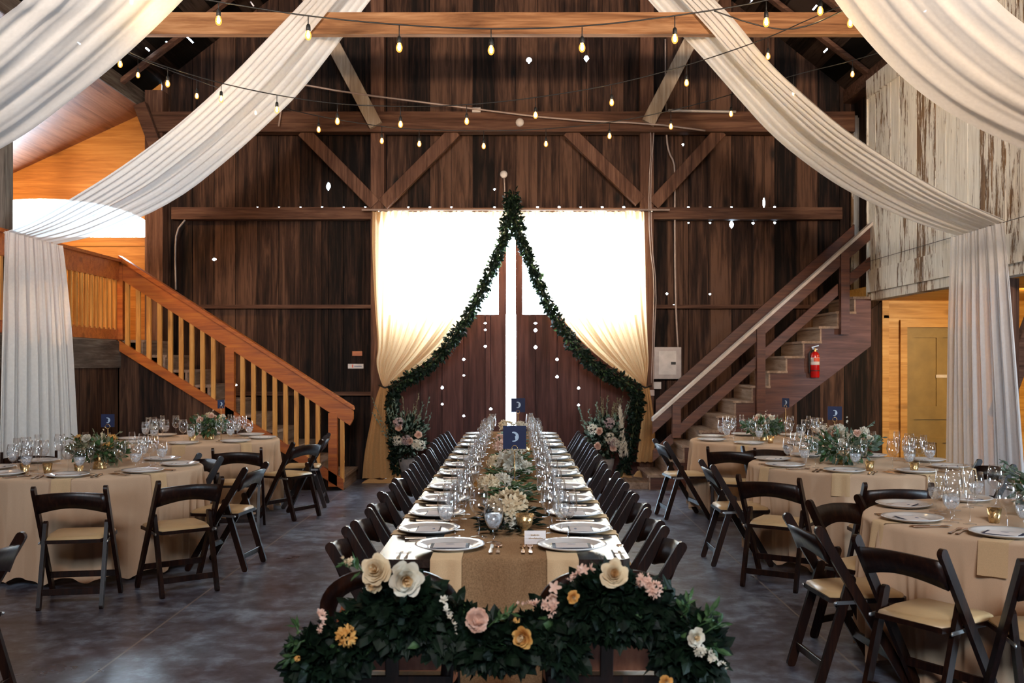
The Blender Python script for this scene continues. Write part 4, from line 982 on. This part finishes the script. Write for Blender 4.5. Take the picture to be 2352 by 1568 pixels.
for sx, side in ((-1, 'left'), (1, 'right')):
    for k, y in enumerate(PY):
        setting(TX+sx*.535, y, PI if sx > 0 else 0, ZT, '%s place from the near end, long table %s side' % (ORD[k], side), 'long table', True, k < 6, True, ('g', 'w', 'f'), .165, .255, ((.04, .25), (-.05, .32), (.12, .31)))
for sx, side in ((-1, 'left'), (1, 'right')):
    setting(TX+sx*.235 if sx < 0 else TX+.30, 4.17, PI/2, ZT+.006, '%s place at the near end of the long table' % side, 'long table', False, True, True, ('w', 'g') if sx < 0 else ('w',), .2, .3, ((.115, .50), (.195, .36)) if sx < 0 else ((-.0, .42),))
    q = NP.put((TX+sx*.235 if sx < 0 else TX+.25, 4.128, ZT+.008), 0, 'cream napkin hanging over the near table end, %s one' % side, 'long table napkins')
# place card, large candle cup, small cups
pc = thing('place_card', 'blush tent place card at the near end of the long table', 'place card', P(1228, 1262, 4.45)*1.0)
pc.location = ((1229-VX)*4.5/F, 4.5, ZT+.008)
obj('folded_card', MB().prism([(-.02, 0), (-.018, 0), (0, .055), (.018, 0), (.02, 0), (.001, .058), (-.001, .058)], -.048, .048, 'x'), M['card'], pc)
mb = MB()
def script(mb, x0_, x1_, z_, amp, y_, n=26, w_=.0012):
    pts = [(lerp(x0_, x1_, k/n), y_, z_+amp*math.sin(k*1.9)*(.6+.4*math.sin(k*.7))) for k in range(n+1)]; mb.tube(pts, w_, 4)
script(mb, -.02, .02, .04, .004, -.0115); script(mb, -.03, .035, .026, .004, -.0165); obj('handwriting', mb, M['gold'], pc)
gc = thing('candle_cup', 'large footed gold candle cup behind the place card', 'candle holder', ((1205-VX)*4.72/F, 4.72, ZT+.008))
lathe_obj('cup', [(0, .0), (.03, 0), (.032, .004), (.012, .012), (.012, .022), (.035, .05), (.045, .1), (.043, .1), (.033, .052), (0, .03)], M['gold'], gc, 24)
for x, y, lab in ((.03, 6.3, 'gold candle cup beside the nearest moon card'), (-.16, 7.6, 'gold candle cup among the greenery at mid table'), (.14, 9.1, 'gold candle cup near the far flowers of the long table')):
    VT.put((TX+x+.02, y, ZT+.008), 0, lab, 'long table candle cups')

# moon cards
def moon_card(loc, size, h, label, rz=0, base=True):
    t = thing('table_sign', label, 'table sign', loc, rz)
    st_ = obj('stand_rod', MB().tube([(0, 0, .004), (0, 0, h)], .0035, 8), M['gold'], t)
    obj('ring_clip', MB().tube([(.018*math.sin(a), -.004, h+.018-.018*math.cos(a)) for a in [2*PI*k/16 for k in range(17)]], .002, 6), M['gold'], t)
    obj('stand_base', MB().lathe([(0, .006), (.028, .006), (.032, .003), (.032, 0), (0, 0)], 20), M['gold'], t)
    cd = obj('navy_card', MB().box((-size/2, -.0015, h+.012), (size/2, .0015, h+.012+size)), M['navy'], t)
    R = size*.215; cx, cz = -.0, h+.012+size*.53; pts = []
    for k in range(25):
        a = -PI*.62+PI*1.24*k/24; pts.append((cx+R*math.cos(a)-R*.15, cz+R*math.sin(a)))
    inner = [(-.62, .78), (-.3, .74), (0, .55), (.12, .38), (.1, .22), (.0, .1), (-.12, -.04), (.0, -.12), (-.03, -.22), (.02, -.3), (-.02, -.42), (.06, -.5), (.02, -.66), (-.2, -.8), (-.5, -.84)]
    for a, b in inner: pts.append((cx+R*a*.95+R*.12, cz+R*b*.95))
    obj('crescent_moon', MB().prism(pts, -.0032, -.0016), M['silverink'], cd)
    return t
moon_card(((1182-VX)*6.45/F, 6.45, ZT+.006), .15, .25, 'navy crescent moon card on gold stand, nearest on the long table')
moon_card(((1190-VX)*10.9/F, 10.9, ZT+.006), .155, .27, 'navy crescent moon card on gold stand at the far end of the long table')

# flowers down the middle of the long table
TF = [(4.95, 'low bowl of hydrangea and leaves nearest on the long table', [('cream', 0, -.03, .13, .12), ('cream', -.06, .15, .11, .07), ('ivory', .02, -.12, .06, .05)], 'leafdark'),
      (6.0, 'cream blooms and leaves in front of the nearest moon card', [('cream', -.13, -.05, .12, .08), ('apricot', -.19, .02, .11, .045), ('ivory', -.05, .1, .12, .07)], 'leafmid'),
      (6.95, 'hydrangea mound just behind the nearest moon card', [('ivory', -.01, -.05, .15, .12), ('ivory', .09, .05, .1, .08), ('cream', -.1, .2, .12, .09)], 'leafmid'),
      (8.0, 'blush blooms and greenery at the middle of the long table', [('blush', -.08, 0, .16, .09), ('ivory', .06, .1, .14, .08)], 'leafmid'),
      (9.2, 'white blooms in greenery beyond the middle of the long table', [('ivory', 0, 0, .18, .1), ('blush', -.1, .1, .13, .08)], 'leafmid'),
      (10.5, 'cream hydrangeas at the far end of the long table', [('cream', -.07, 0, .17, .11), ('ivory', .08, .1, .16, .1)], 'leafmid')]
for k, (y, lab, bl_, lf) in enumerate(TF):
    rs = random.Random(40+k); t = thing('flower_centerpiece', lab, 'flower arrangement', (TX+.02, y, ZT+.004), 0)
    obj('bowl', MB().lathe([(0, 0), (.045, 0), (.07, .05), (.066, .05), (.04, .01), (0, .008)], 20), M['stone'], t)
    mb = MB()
    for _ in range(170):
        a = rs.uniform(0, 2*PI); r = rs.uniform(.02, .15); p = Vector((r*math.cos(a)*.95, r*math.sin(a)*1.9, rs.uniform(.012, .085)))
        l = rs.uniform(.05, .09); leaf_(mb, p, Vector((math.cos(a), math.sin(a)*1.2, rs.uniform(.0, .6))), Vector((0, 0, 1))+rvec(rs)*.4, l, l*.42, rs.random() < .3)
    obj('foliage', mb, M[lf], t)
    for m_, x, yy, z, R in bl_:
        mb = MB(); cluster(mb, Vector((x, yy, max(z-.02, R*.62))), R*.72, R*.26, 90 if y < 7.5 else 40, rs, (0, -.4, 1), .75); obj('hydrangea', mb, M[m_], t)

# ------------------------------------------------------------------ round tables
def round_table(cx, cy_, words, sd, zr=.86):
    R = .86; rs = random.Random(sd)
    t = thing('round_table', 'folding round table hidden under the cloth, %s' % words, 'table', (cx, cy_, 0))
    obj('tabletop', MB().lathe([(0, .735), (R-.01, .735), (R-.01, .755), (0, .755)], 40), M['table'], t)
    for s in (-1, 1):
        for s2 in (-1, 1): obj('leg', MB().tube([(s*.5, s2*.4, 0), (s*.5, s2*.4, .735)], .015, 8), M['metal'], t)
    ph = [rs.uniform(0, 6) for _ in range(4)]; nf = 15+rs.randrange(4); NTh = 360
    def fold(a): return (.5+.5*math.sin(nf*a+ph[0]+1.1*math.sin(2*a+ph[2])))**2.4*(.6+.4*math.sin(3*a+ph[1]))+.3*(.5+.5*math.sin((2*nf+3)*a+ph[3]*2))**3
    rings = [(0, .7615, 0), (.5, .7612, 0), (R-.03, .761, 0), (R-.008, .759, 0), (R+.004, .75, .01)]
    vsn = []; f = []
    zz = [.735, .7, .62, .5, .36, .2, .05]
    prof = rings+[(R+.006, z, min(1, (.76-z)*2.6)) for z in zz]
    for r, z, k in prof:
        for i in range(NTh):
            a = 2*PI*i/NTh; fo = fold(a)
            rr = r+k*(.12*fo-.045)+k*.012*math.sin(41*a+ph[3]) if k else r
            vsn.append((rr*math.cos(a), rr*math.sin(a), max(.012, z+(0 if z > .1 else .03*math.sin(nf*a+1)))))
    for j in range(len(prof)-1):
        for i in range(NTh): f.append((j*NTh+i, j*NTh+(i+1) % NTh, (j+1)*NTh+(i+1) % NTh, (j+1)*NTh+i))
    o = obj('tablecloth', MB().add(vsn, f, True), M['cloth']); o.location = (cx, cy_, 0)
    tag(o, 'ivory floor length tablecloth on the %s' % words, 'tablecloth', 'round tablecloths')
    return o
SEAT = ['right', 'far right', 'far', 'far left', 'left', 'near left', 'near', 'near right']
def dress(cx, cy_, words, off, flats=(), skip=(), R=.86, glr=.32):
    for k in range(8):
        if k in skip: continue
        a = off+2*PI*k/8; ex, ey = cx+math.cos(a)*R, cy_+math.sin(a)*R
        setting(ex, ey, a+PI, .762, '%s seat of the %s' % (SEAT[k], words), words, k in flats or k in (5, 6, 7), k in flats, True, ('g', 'w', 'f'), .175, glr)
def centre(cx, cy_, words, sd, big=1.0, cols=('ivory', 'blush', 'cream'), leafs=('leafsage', 'leafmid'), off=(0, 0)):
    rs = random.Random(sd); cx += off[0]; cy_ += off[1]; z0 = .762
    t = thing('flower_centerpiece', 'bouquet of %s blooms and greenery on the %s' % ({'ivory': 'ivory and blush', 'cream': 'cream', 'blush': 'pink and cream'}[cols[0]], words), 'flower arrangement', (cx, cy_, z0))
    obj('vase', MB().lathe([(0, 0), (.05, 0), (.052, .01), (.038, .06), (.06, .12), (.057, .12), (.034, .06), (0, .02)], 20), M['gold'], t)
    for li, lf in enumerate(leafs):
        mb = MB(); blobleaves(mb, (0, 0, .15), (.21*big, .21*big, .085*big), 190, .06, rs, .55, .1)
        if li == 0:
            for _ in range(int(9*big)):
                a = rs.uniform(0, 2*PI); sprig(mb, (0, 0, .12), (.25*big*math.cos(a), .25*big*math.sin(a), .14+.15*rs.random()*big), 10, .04, rs)
        obj('foliage', mb, M[lf], t)
    for k in range(int(13*big)):
        a = rs.uniform(0, 2*PI); r = rs.uniform(.02, .16)*big; c = Vector((r*math.cos(a), r*math.sin(a), .19+rs.uniform(-.02, .08)*big)); mb = MB()
        if k % 3 == 2: cluster(mb, c, .032, .016, 26, rs)
        else: rose(mb, c, rs.uniform(.03, .042), (math.cos(a)*.6, math.sin(a)*.6-.5, .8), rs, 4)
        obj('bloom', mb, M[cols[k % len(cols)]], t)
    mb = MB(); spike(mb, (0, 0, .2), (.04, 0, .2+.13*big), .02, 8, rs); obj('stock_flower', mb, M[cols[0]], t)
RT = [(-3.37, 7.85, 'front left round table', 1), (-3.44, 10.76, 'back left round table', 2), (2.74, 10.66, 'back right round table', 3), (2.78, 8.10, 'middle right round table', 4), (2.74, 5.24, 'front right round table', 5)]
for cx, cy_, w_, sd in RT: round_table(cx, cy_, w_, sd)
dress(-3.37, 7.85, 'front left round table', .2, (5, 6, 7))
dress(-3.44, 10.76, 'back left round table', .1)
dress(2.74, 10.66, 'back right round table', .2)
dress(2.78, 8.10, 'middle right round table', .32, (4, 5, 6, 7))
dress(2.74, 5.24, 'front right round table', .1, (4, 5, 6), (0, 7), glr=.36)
centre(-3.37, 7.85, 'front left round table', 21, .95, ('cream', 'ivory', 'apricot'), ('leafolive', 'leafmid'), (.13, -.1))
centre(-3.44, 10.76, 'back left round table', 22, .95, ('blush', 'ivory', 'cream'), ('leafmid', 'leafsage'), (.13, 0))
centre(2.74, 10.66, 'back right round table', 23, .95, ('ivory', 'blush', 'cream'), ('leafsage', 'leafmid'), (-.12, -.1))
centre(2.78, 8.10, 'middle right round table', 24, 1.4, ('ivory', 'blush', 'ivory'), ('leafsage', 'leafmid'), (-.12, 0))
centre(2.74, 5.24, 'front right round table', 25, 1.25, ('cream', 'blush', 'ivory'), ('leafsage', 'leafmid'), (.12, -.05))
moon_card((-3.45+.13, 8.1, .763), .105, .29, 'navy crescent moon card on the front left round table', .1)
moon_card((-3.52+.38, 10.6, .763), .09, .33, 'narrow navy moon card on the back left round table', 1.0)
moon_card((2.80+.14, 10.85, .763), .10, .33, 'navy crescent moon card on the back right round table', -1.0)
moon_card((2.83-.14, 8.4, .763), .115, .33, 'navy crescent moon card on the middle right round table', -.3)
for x, y, wd_ in ((-3.66, 7.42, 'leftmost gold candle cup on the front left round table'), (-3.50, 7.44, 'middle gold candle cup on the front left round table'), (-3.24, 7.38, 'rightmost gold candle cup on the front left round table'),
                  (-3.72, 10.25, 'left gold candle cup on the back left round table'), (-3.35, 10.3, 'right gold candle cup on the back left round table'),
                  (2.62, 10.25, 'left gold candle cup on the back right round table'), (3.03, 10.3, 'right gold candle cup on the back right round table'),
                  (2.70, 7.6, 'left gold candle cup on the middle right round table'), (3.0, 7.5, 'right gold candle cup on the middle right round table'),
                  (2.46, 5.12, 'gold candle cup on the front right round table')):
    VT.put((x, y, .7625), 0, wd_, 'round table candle cups')

# chairs at the round tables: (back x, back y, facing x, facing y, words)
for bx, by, fx_, fy_, lab in [
    (-2.86, 6.38, -.18, 1, 'dark folding chair with its back to us at the front left round table'),
    (-2.22, 6.8, -.62, .8, 'dark folding chair turned half left, right front of the front left table'),
    (-2.02, 7.75, -1, .12, 'dark folding chair seen side on, right of the front left table'),
    (-2.64, 8.6, -.75, -.66, 'dark folding chair behind the front left table, facing us'),
    (-4.35, 8.9, .4, -.85, 'dark folding chair behind the front left table at the left edge'),
    (-2.31, 4.42, -1, .05, 'dark folding chair cut off by the left picture edge'),
    (-2.60, 9.28, -.18, 1, 'dark folding chair with its back to us at the back left table'),
    (-2.12, 10.15, -.9, .5, 'dark folding chair by the stair foot, right of the back left table'),
    (-2.10, 11.1, -1, -.1, 'dark folding chair partly hidden, farthest by the left stair'),
    (1.48, 10.25, 1, .12, 'dark folding chair left of the back right table, by the curtain'),
    (2.02, 9.35, .35, .95, 'dark folding chair with its back to us at the back right table'),
    (2.38, 9.55, .15, -1, 'dark folding chair facing us behind the middle right table'),
    (1.52, 7.95, 1, .02, 'dark folding chair seen side on, left of the middle right table'),
    (1.76, 6.95, .55, .85, 'dark folding chair with its back to us, left front of middle right table'),
    (2.52, 6.56, .02, 1, 'dark folding chair with its back to us between the two front right tables'),
    (1.87, 5.86, .55, -.82, 'dark folding chair with sunlit back slat behind the front right table'),
    (1.44, 5.02, 1, .08, 'reddish dark folding chair side on, left of the front right table'),
    (1.68, 4.39, .84, .55, 'nearest dark folding chair on the right with its tan seat in full view'),
    (2.25, 3.98, .1, 1, 'dark folding chair cut off by the right picture edge'),
    (3.85, 7.98, -1, -.15, 'dark folding chair with glinting slat right of the middle right table')]:
    chair_at(bx, by, fx_, fy_, lab, 'folding chairs at the round tables')

# ------------------------------------------------------------------ two bentwood chairs with the flower garland
def bentwood(x, y, label):
    t = thing('bentwood_chair', label, 'chair', (x, y, 0), 0, 'bentwood chairs at the near end')
    # outline of the back, seen from behind: rounded shoulders
    def outl(w_, z0_, z1_, r, n=8):
        pts = [(-w_*.86, z0_)]
        for k in range(n+1): a = PI-PI/2*k/n; pts.append((-w_+r+r*math.cos(a), z1_-r*.8+r*.8*math.sin(a)))
        for k in range(n+1): a = PI/2-PI/2*k/n; pts.append((w_-r+r*math.cos(a), z1_-r*.8+r*.8*math.sin(a)))
        pts.append((w_*.86, z0_)); return pts
    o_, i_ = outl(.237, .47, .89, .17), outl(.187, .47, .835, .13)
    mb = MB(); lean = lambda z: -.10*(z-.45)/.42
    v = []
    for a, b in o_: v += [(a, lean(b), b), (a, lean(b)+.028, b)]
    k0 = len(v)
    for a, b in i_: v += [(a, lean(b), b), (a, lean(b)+.028, b)]
    n_ = len(o_); f = []
    for i in range(n_-1):
        A, B, C, D = 2*i, 2*i+2, k0+2*i+2, k0+2*i
        f += [(A, B, C, D), (A+1, D+1, C+1, B+1), (A, A+1, B+1, B), (D, C, C+1, D+1)]
    mb.add(v, f, True); obj('back_frame', mb, M['chair'], t)
    obj('center_stile', MB().bar((0, lean(.47)+.012, .45), (0, lean(.82)+.012, .82), .045, .022, (0, 1, 0)), M['chair'], t)
    for s in (-1, 1):
        q = [(s*.022, .53), (s*.15, .53), (s*.178, .56), (s*.186, .70), (s*.16, .78), (s*.022, .79)]
        vv = [(a, lean(b)+.01, b) for a, b in q]+[(a, lean(b)+.018, b) for a, b in q]
        obj('back_panel', MB().add(vv, [tuple(range(6)), tuple(range(11, 5, -1))]+[(i, (i+1) % 6, 6+(i+1) % 6, 6+i) for i in range(6)]), M['panel'], t)
        obj('rear_leg', MB().tube([(s*.205, 0.0, .47), (s*.21, -.03, .2), (s*.22, -.09, 0)], [.018, .016, .013], 10), M['chair'], t)
        obj('front_leg', MB().tube([(s*.19, .40, .45), (s*.195, .42, .2), (s*.2, .43, 0)], [.019, .016, .012], 10), M['chair'], t)
    obj('lower_back_rail', MB().bar((-.2, 0.008, .50), (.2, 0.008, .50), .03, .05, (0, 1, 0)), M['chair'], t)
    pr = [(.215*math.cos(a)*(1 if abs(math.cos(a)) < .9 else .98), .21+.215*math.sin(a)) for a in [2*PI*k/24 for k in range(24)]]
    obj('seat', MB().prism(pr, .44, .475, 'z'), M['panel'], t)
    return t
M['panel'] = wood('warm_brown_plywood_panel', (.2, .06, .025), (.32, .1, .045), (.42, .15, .07), 'Z', None, .35, .5, .1, 1, world=False)
bentwood((902-VX)*3.42/F, 3.42, 'brown bentwood chair, left of the two behind the near flower garland')
bentwood((1392-VX)*3.42/F, 3.42, 'brown bentwood chair, right of the two behind the near flower garland')
YG = 3.2
t = thing('floral_garland', 'thick ivy and flower garland across the backs of the bentwood chairs', 'garland', (0, 0, 0))
rs = random.Random(77)
path = [P(x, y, YG) for x, y in ((695,1550),(730,1500),(800,1465),(880,1425),(960,1410),(1040,1440),(1110,1470),(1190,1475),(1250,1450),(1330,1400),(1420,1380),(1500,1400),(1560,1440),(1600,1490),(1620,1550))]
path = smooth(path, 2)
obj('garland_core', MB().tube(resample(path, 50), .03, 8), M['stem'], t)
rad = lambda f: .052+.03*(math.exp(-((f-.25)/.16)**2)+math.exp(-((f-.72)/.17)**2))
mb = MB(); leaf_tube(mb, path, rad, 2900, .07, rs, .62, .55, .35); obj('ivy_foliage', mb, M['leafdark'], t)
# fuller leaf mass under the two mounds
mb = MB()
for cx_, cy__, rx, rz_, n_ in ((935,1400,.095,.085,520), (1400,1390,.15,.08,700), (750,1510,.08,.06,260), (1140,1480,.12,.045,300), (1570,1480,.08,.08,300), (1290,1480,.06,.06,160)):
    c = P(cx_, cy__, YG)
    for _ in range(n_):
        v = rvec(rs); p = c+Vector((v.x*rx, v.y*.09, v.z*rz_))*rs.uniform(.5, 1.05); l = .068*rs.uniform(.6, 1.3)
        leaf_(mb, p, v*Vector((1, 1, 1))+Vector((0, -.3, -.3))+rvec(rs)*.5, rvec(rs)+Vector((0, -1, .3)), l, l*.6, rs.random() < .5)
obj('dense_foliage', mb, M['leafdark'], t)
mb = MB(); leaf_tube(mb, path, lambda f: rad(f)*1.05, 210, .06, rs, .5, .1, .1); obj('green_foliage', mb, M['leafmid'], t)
mb = MB()
for a, b in (((700,1470),(668,1478)), ((700,1500),(665,1510)), ((1600,1440),(1640,1400)), ((1610,1460),(1655,1430)), ((1600,1480),(1650,1490)), ((1120,1440),(1180,1400)), ((1560,1420),(1585,1370)), ((840,1320),(792,1288)), ((690,1450),(680,1436))):
    sprig(mb, P(a[0], a[1], YG-.08), P(b[0], b[1], YG-.1), 9, .045, rs)
obj('sprig_foliage', mb, M['leafmid'], t)
def fl(kind, px, py, rpx, mat, d=(0, -1, .25), nm=None, Y=YG-.13):
    mb = MB(); c = P(px, py, Y); R = rpx*Y/F; r2 = random.Random(int(px*3+py))
    if kind == 'rose':
        rose(mb, c, R, d, r2, 7, .9, 2)
    elif kind == 'carn': carnation(mb, c, R, d, r2)
    elif kind == 'clus': cluster(mb, c, R*.7, R*.42, 26, r2, (0, -1, .2))
    elif kind == 'spike':
        q = P(px+d[0], py+d[1], Y); spike(mb, c, q, R, 12, r2)
    obj(nm or {'rose': 'rose', 'carn': 'carnation', 'clus': 'blossom_cluster', 'spike': 'blossom_spike'}[kind], mb, M[mat], t)
    if kind == 'rose':
        h = MB(); rose(h, c, R, d, r2, 7, .3, 0, 2); obj('flower_heart', h, M['heart'], t)
# blooms
fl('rose', 866, 1310, 36, 'cream', (-.25, -1, .4)); fl('rose', 930, 1330, 40, 'ivory', (.3, -1, .0), 'lisianthus'); fl('rose', 857, 1342, 20, 'cream', (-.2, -1, -.3))
fl('spike', 738, 1405, 12, 'blush', (-5, 50)); fl('clus', 796, 1460, 28, 'apricot'); fl('spike', 1022, 1378, 12, 'ivory', (28, 72)); fl('carn', 1098, 1424, 31, 'blush')
fl('spike', 1275, 1360, 18, 'blush', (-8, 50)); fl('spike', 1255, 1388, 12, 'blush', (-65, -4)); fl('rose', 1410, 1318, 32, 'cream', (0, -1, .35)); fl('clus', 1478, 1332, 20, 'blush'); fl('clus', 1502, 1352, 22, 'blush')
fl('spike', 1350, 1300, 14, 'blush', (-45, 32)); fl('rose', 1202, 1462, 26, 'apricot', (-.5, -1, 0)); fl('clus', 1186, 1424, 8, 'apricot'); fl('rose', 1596, 1462, 22, 'ivory', (.3, -1, 0)); fl('clus', 1607, 1492, 17, 'ivory')
fl('spike', 1625, 1500, 12, 'ivory', (45, 34)); fl('spike', 808, 1292, 9, 'cream', (-22, -12)); fl('rose', 1316, 1370, 15, 'apricot', (.2, -1, 0)); fl('rose', 1530, 1565, 15, 'apricot'); fl('clus', 683, 1512, 8, 'apricot')

# ------------------------------------------------------------------ string lights
def bulb_mesh():
    return MB().lathe([(.0, -.062), (.010, -.060), (.018, -.050), (.0215, -.036), (.020, -.022), (.013, -.006), (.011, 0)], 12).mesh('bulb')
def sock_mesh():
    return MB().lathe([(.0, .042), (.008, .042), (.013, .034), (.015, .02), (.0155, 0), (.012, -.004), (0, -.004)], 10).mesh('socket')
FM = MB().lathe([(0, -.05), (.007, -.046), (.0105, -.034), (.009, -.02), (.005, -.01), (0, -.008)], 8).mesh('filament'); FM.materials.append(M['filament'])
BM, SM = bulb_mesh(), sock_mesh(); BM.materials.append(M['bulb']); SM.materials.append(M['black'])
def string(label, Y, wire, bulbs, drop=.0):
    t = thing('string_light', label, 'string lights', (0, 0, 0), 0, 'festoon light strings')
    yf = Y if callable(Y) else (lambda px: Y)
    pts = [P(x, y, yf(x)) for x, y in wire]; pp = smooth(pts, 2)
    obj('cable', MB().tube(pp, .005, 5), M['black'], t)
    for px, py in bulbs:
        # the bulb hangs on a short lead from the cable right above it
        wy = None
        for (xa, ya), (xb_, yb_) in zip(wire, wire[1:]):
            if min(xa, xb_) <= px <= max(xa, xb_) and xa != xb_: wy = ya+(yb_-ya)*(px-xa)/(xb_-xa)
        Yb = yf(px); c = P(px, py, Yb); top = P(px, wy if wy is not None else py-30, Yb)
        s0 = c+Vector((0, 0, .033))
        so = bpy.data.objects.new('socket', SM); COL.objects.link(so); so.location = s0; so.parent = t
        bo = bpy.data.objects.new('bulb', BM); COL.objects.link(bo); bo.parent = so
        fo = bpy.data.objects.new('filament', FM); COL.objects.link(fo); fo.parent = so
        if top.z > s0.z+.05: obj('lead', MB().tube([Vector((0, 0, .04)), top-s0], .0035, 5), M['black'], so)
string('nearest light string, sagging across the front tie beam', 6.5, [(-540,-330),(130,-110),(302,-32),(502,5),(708,38),(917,58),(1125,68),(1337,62),(1545,38),(1760,4),(1900,-40),(2700,-330)],
       [(302,4),(502,48),(708,82),(917,110),(1128,116),(1337,110),(1550,90),(1760,52)])
string('upper middle light string crossing both swags in front of the gable', lambda px: 9.1, [(130,20),(300,124),(385,155),(508,192),(635,219),(775,240),(920,245),(1070,242),(1230,225),(1405,196),(1575,152),(1764,88),(1884,32),(2100,-50)],
       [(276,148),(385,193),(508,228),(636,253),(775,279),(920,286),(1072,279),(1230,265),(1405,236),(1577,191),(1764,130)])
string('lowest light string just below the rear tie beam', lambda px: 10.75, [(180,60),(298,128),(450,183),(587,232),(732,268),(877,291),(963,298),(1111,301),(1254,297),(1400,282),(1541,255),(1679,218),(1822,172),(1958,140),(2120,90)],
       [(317,173),(452,221),(587,260),(732,298),(877,324),(963,331),(1111,336),(1254,331),(1400,313),(1541,291),(1679,262),(1822,216),(1958,171)])
string('short string end at the upper right near the peach swag', 6.9, [(1640,25),(1740,60),(1830,72),(1953,18),(2100,-60)], [(1884,26),(1953,54)])
# bring the whole scene together: every mesh that is smooth keeps its own normals
bpy.context.view_layer.update()
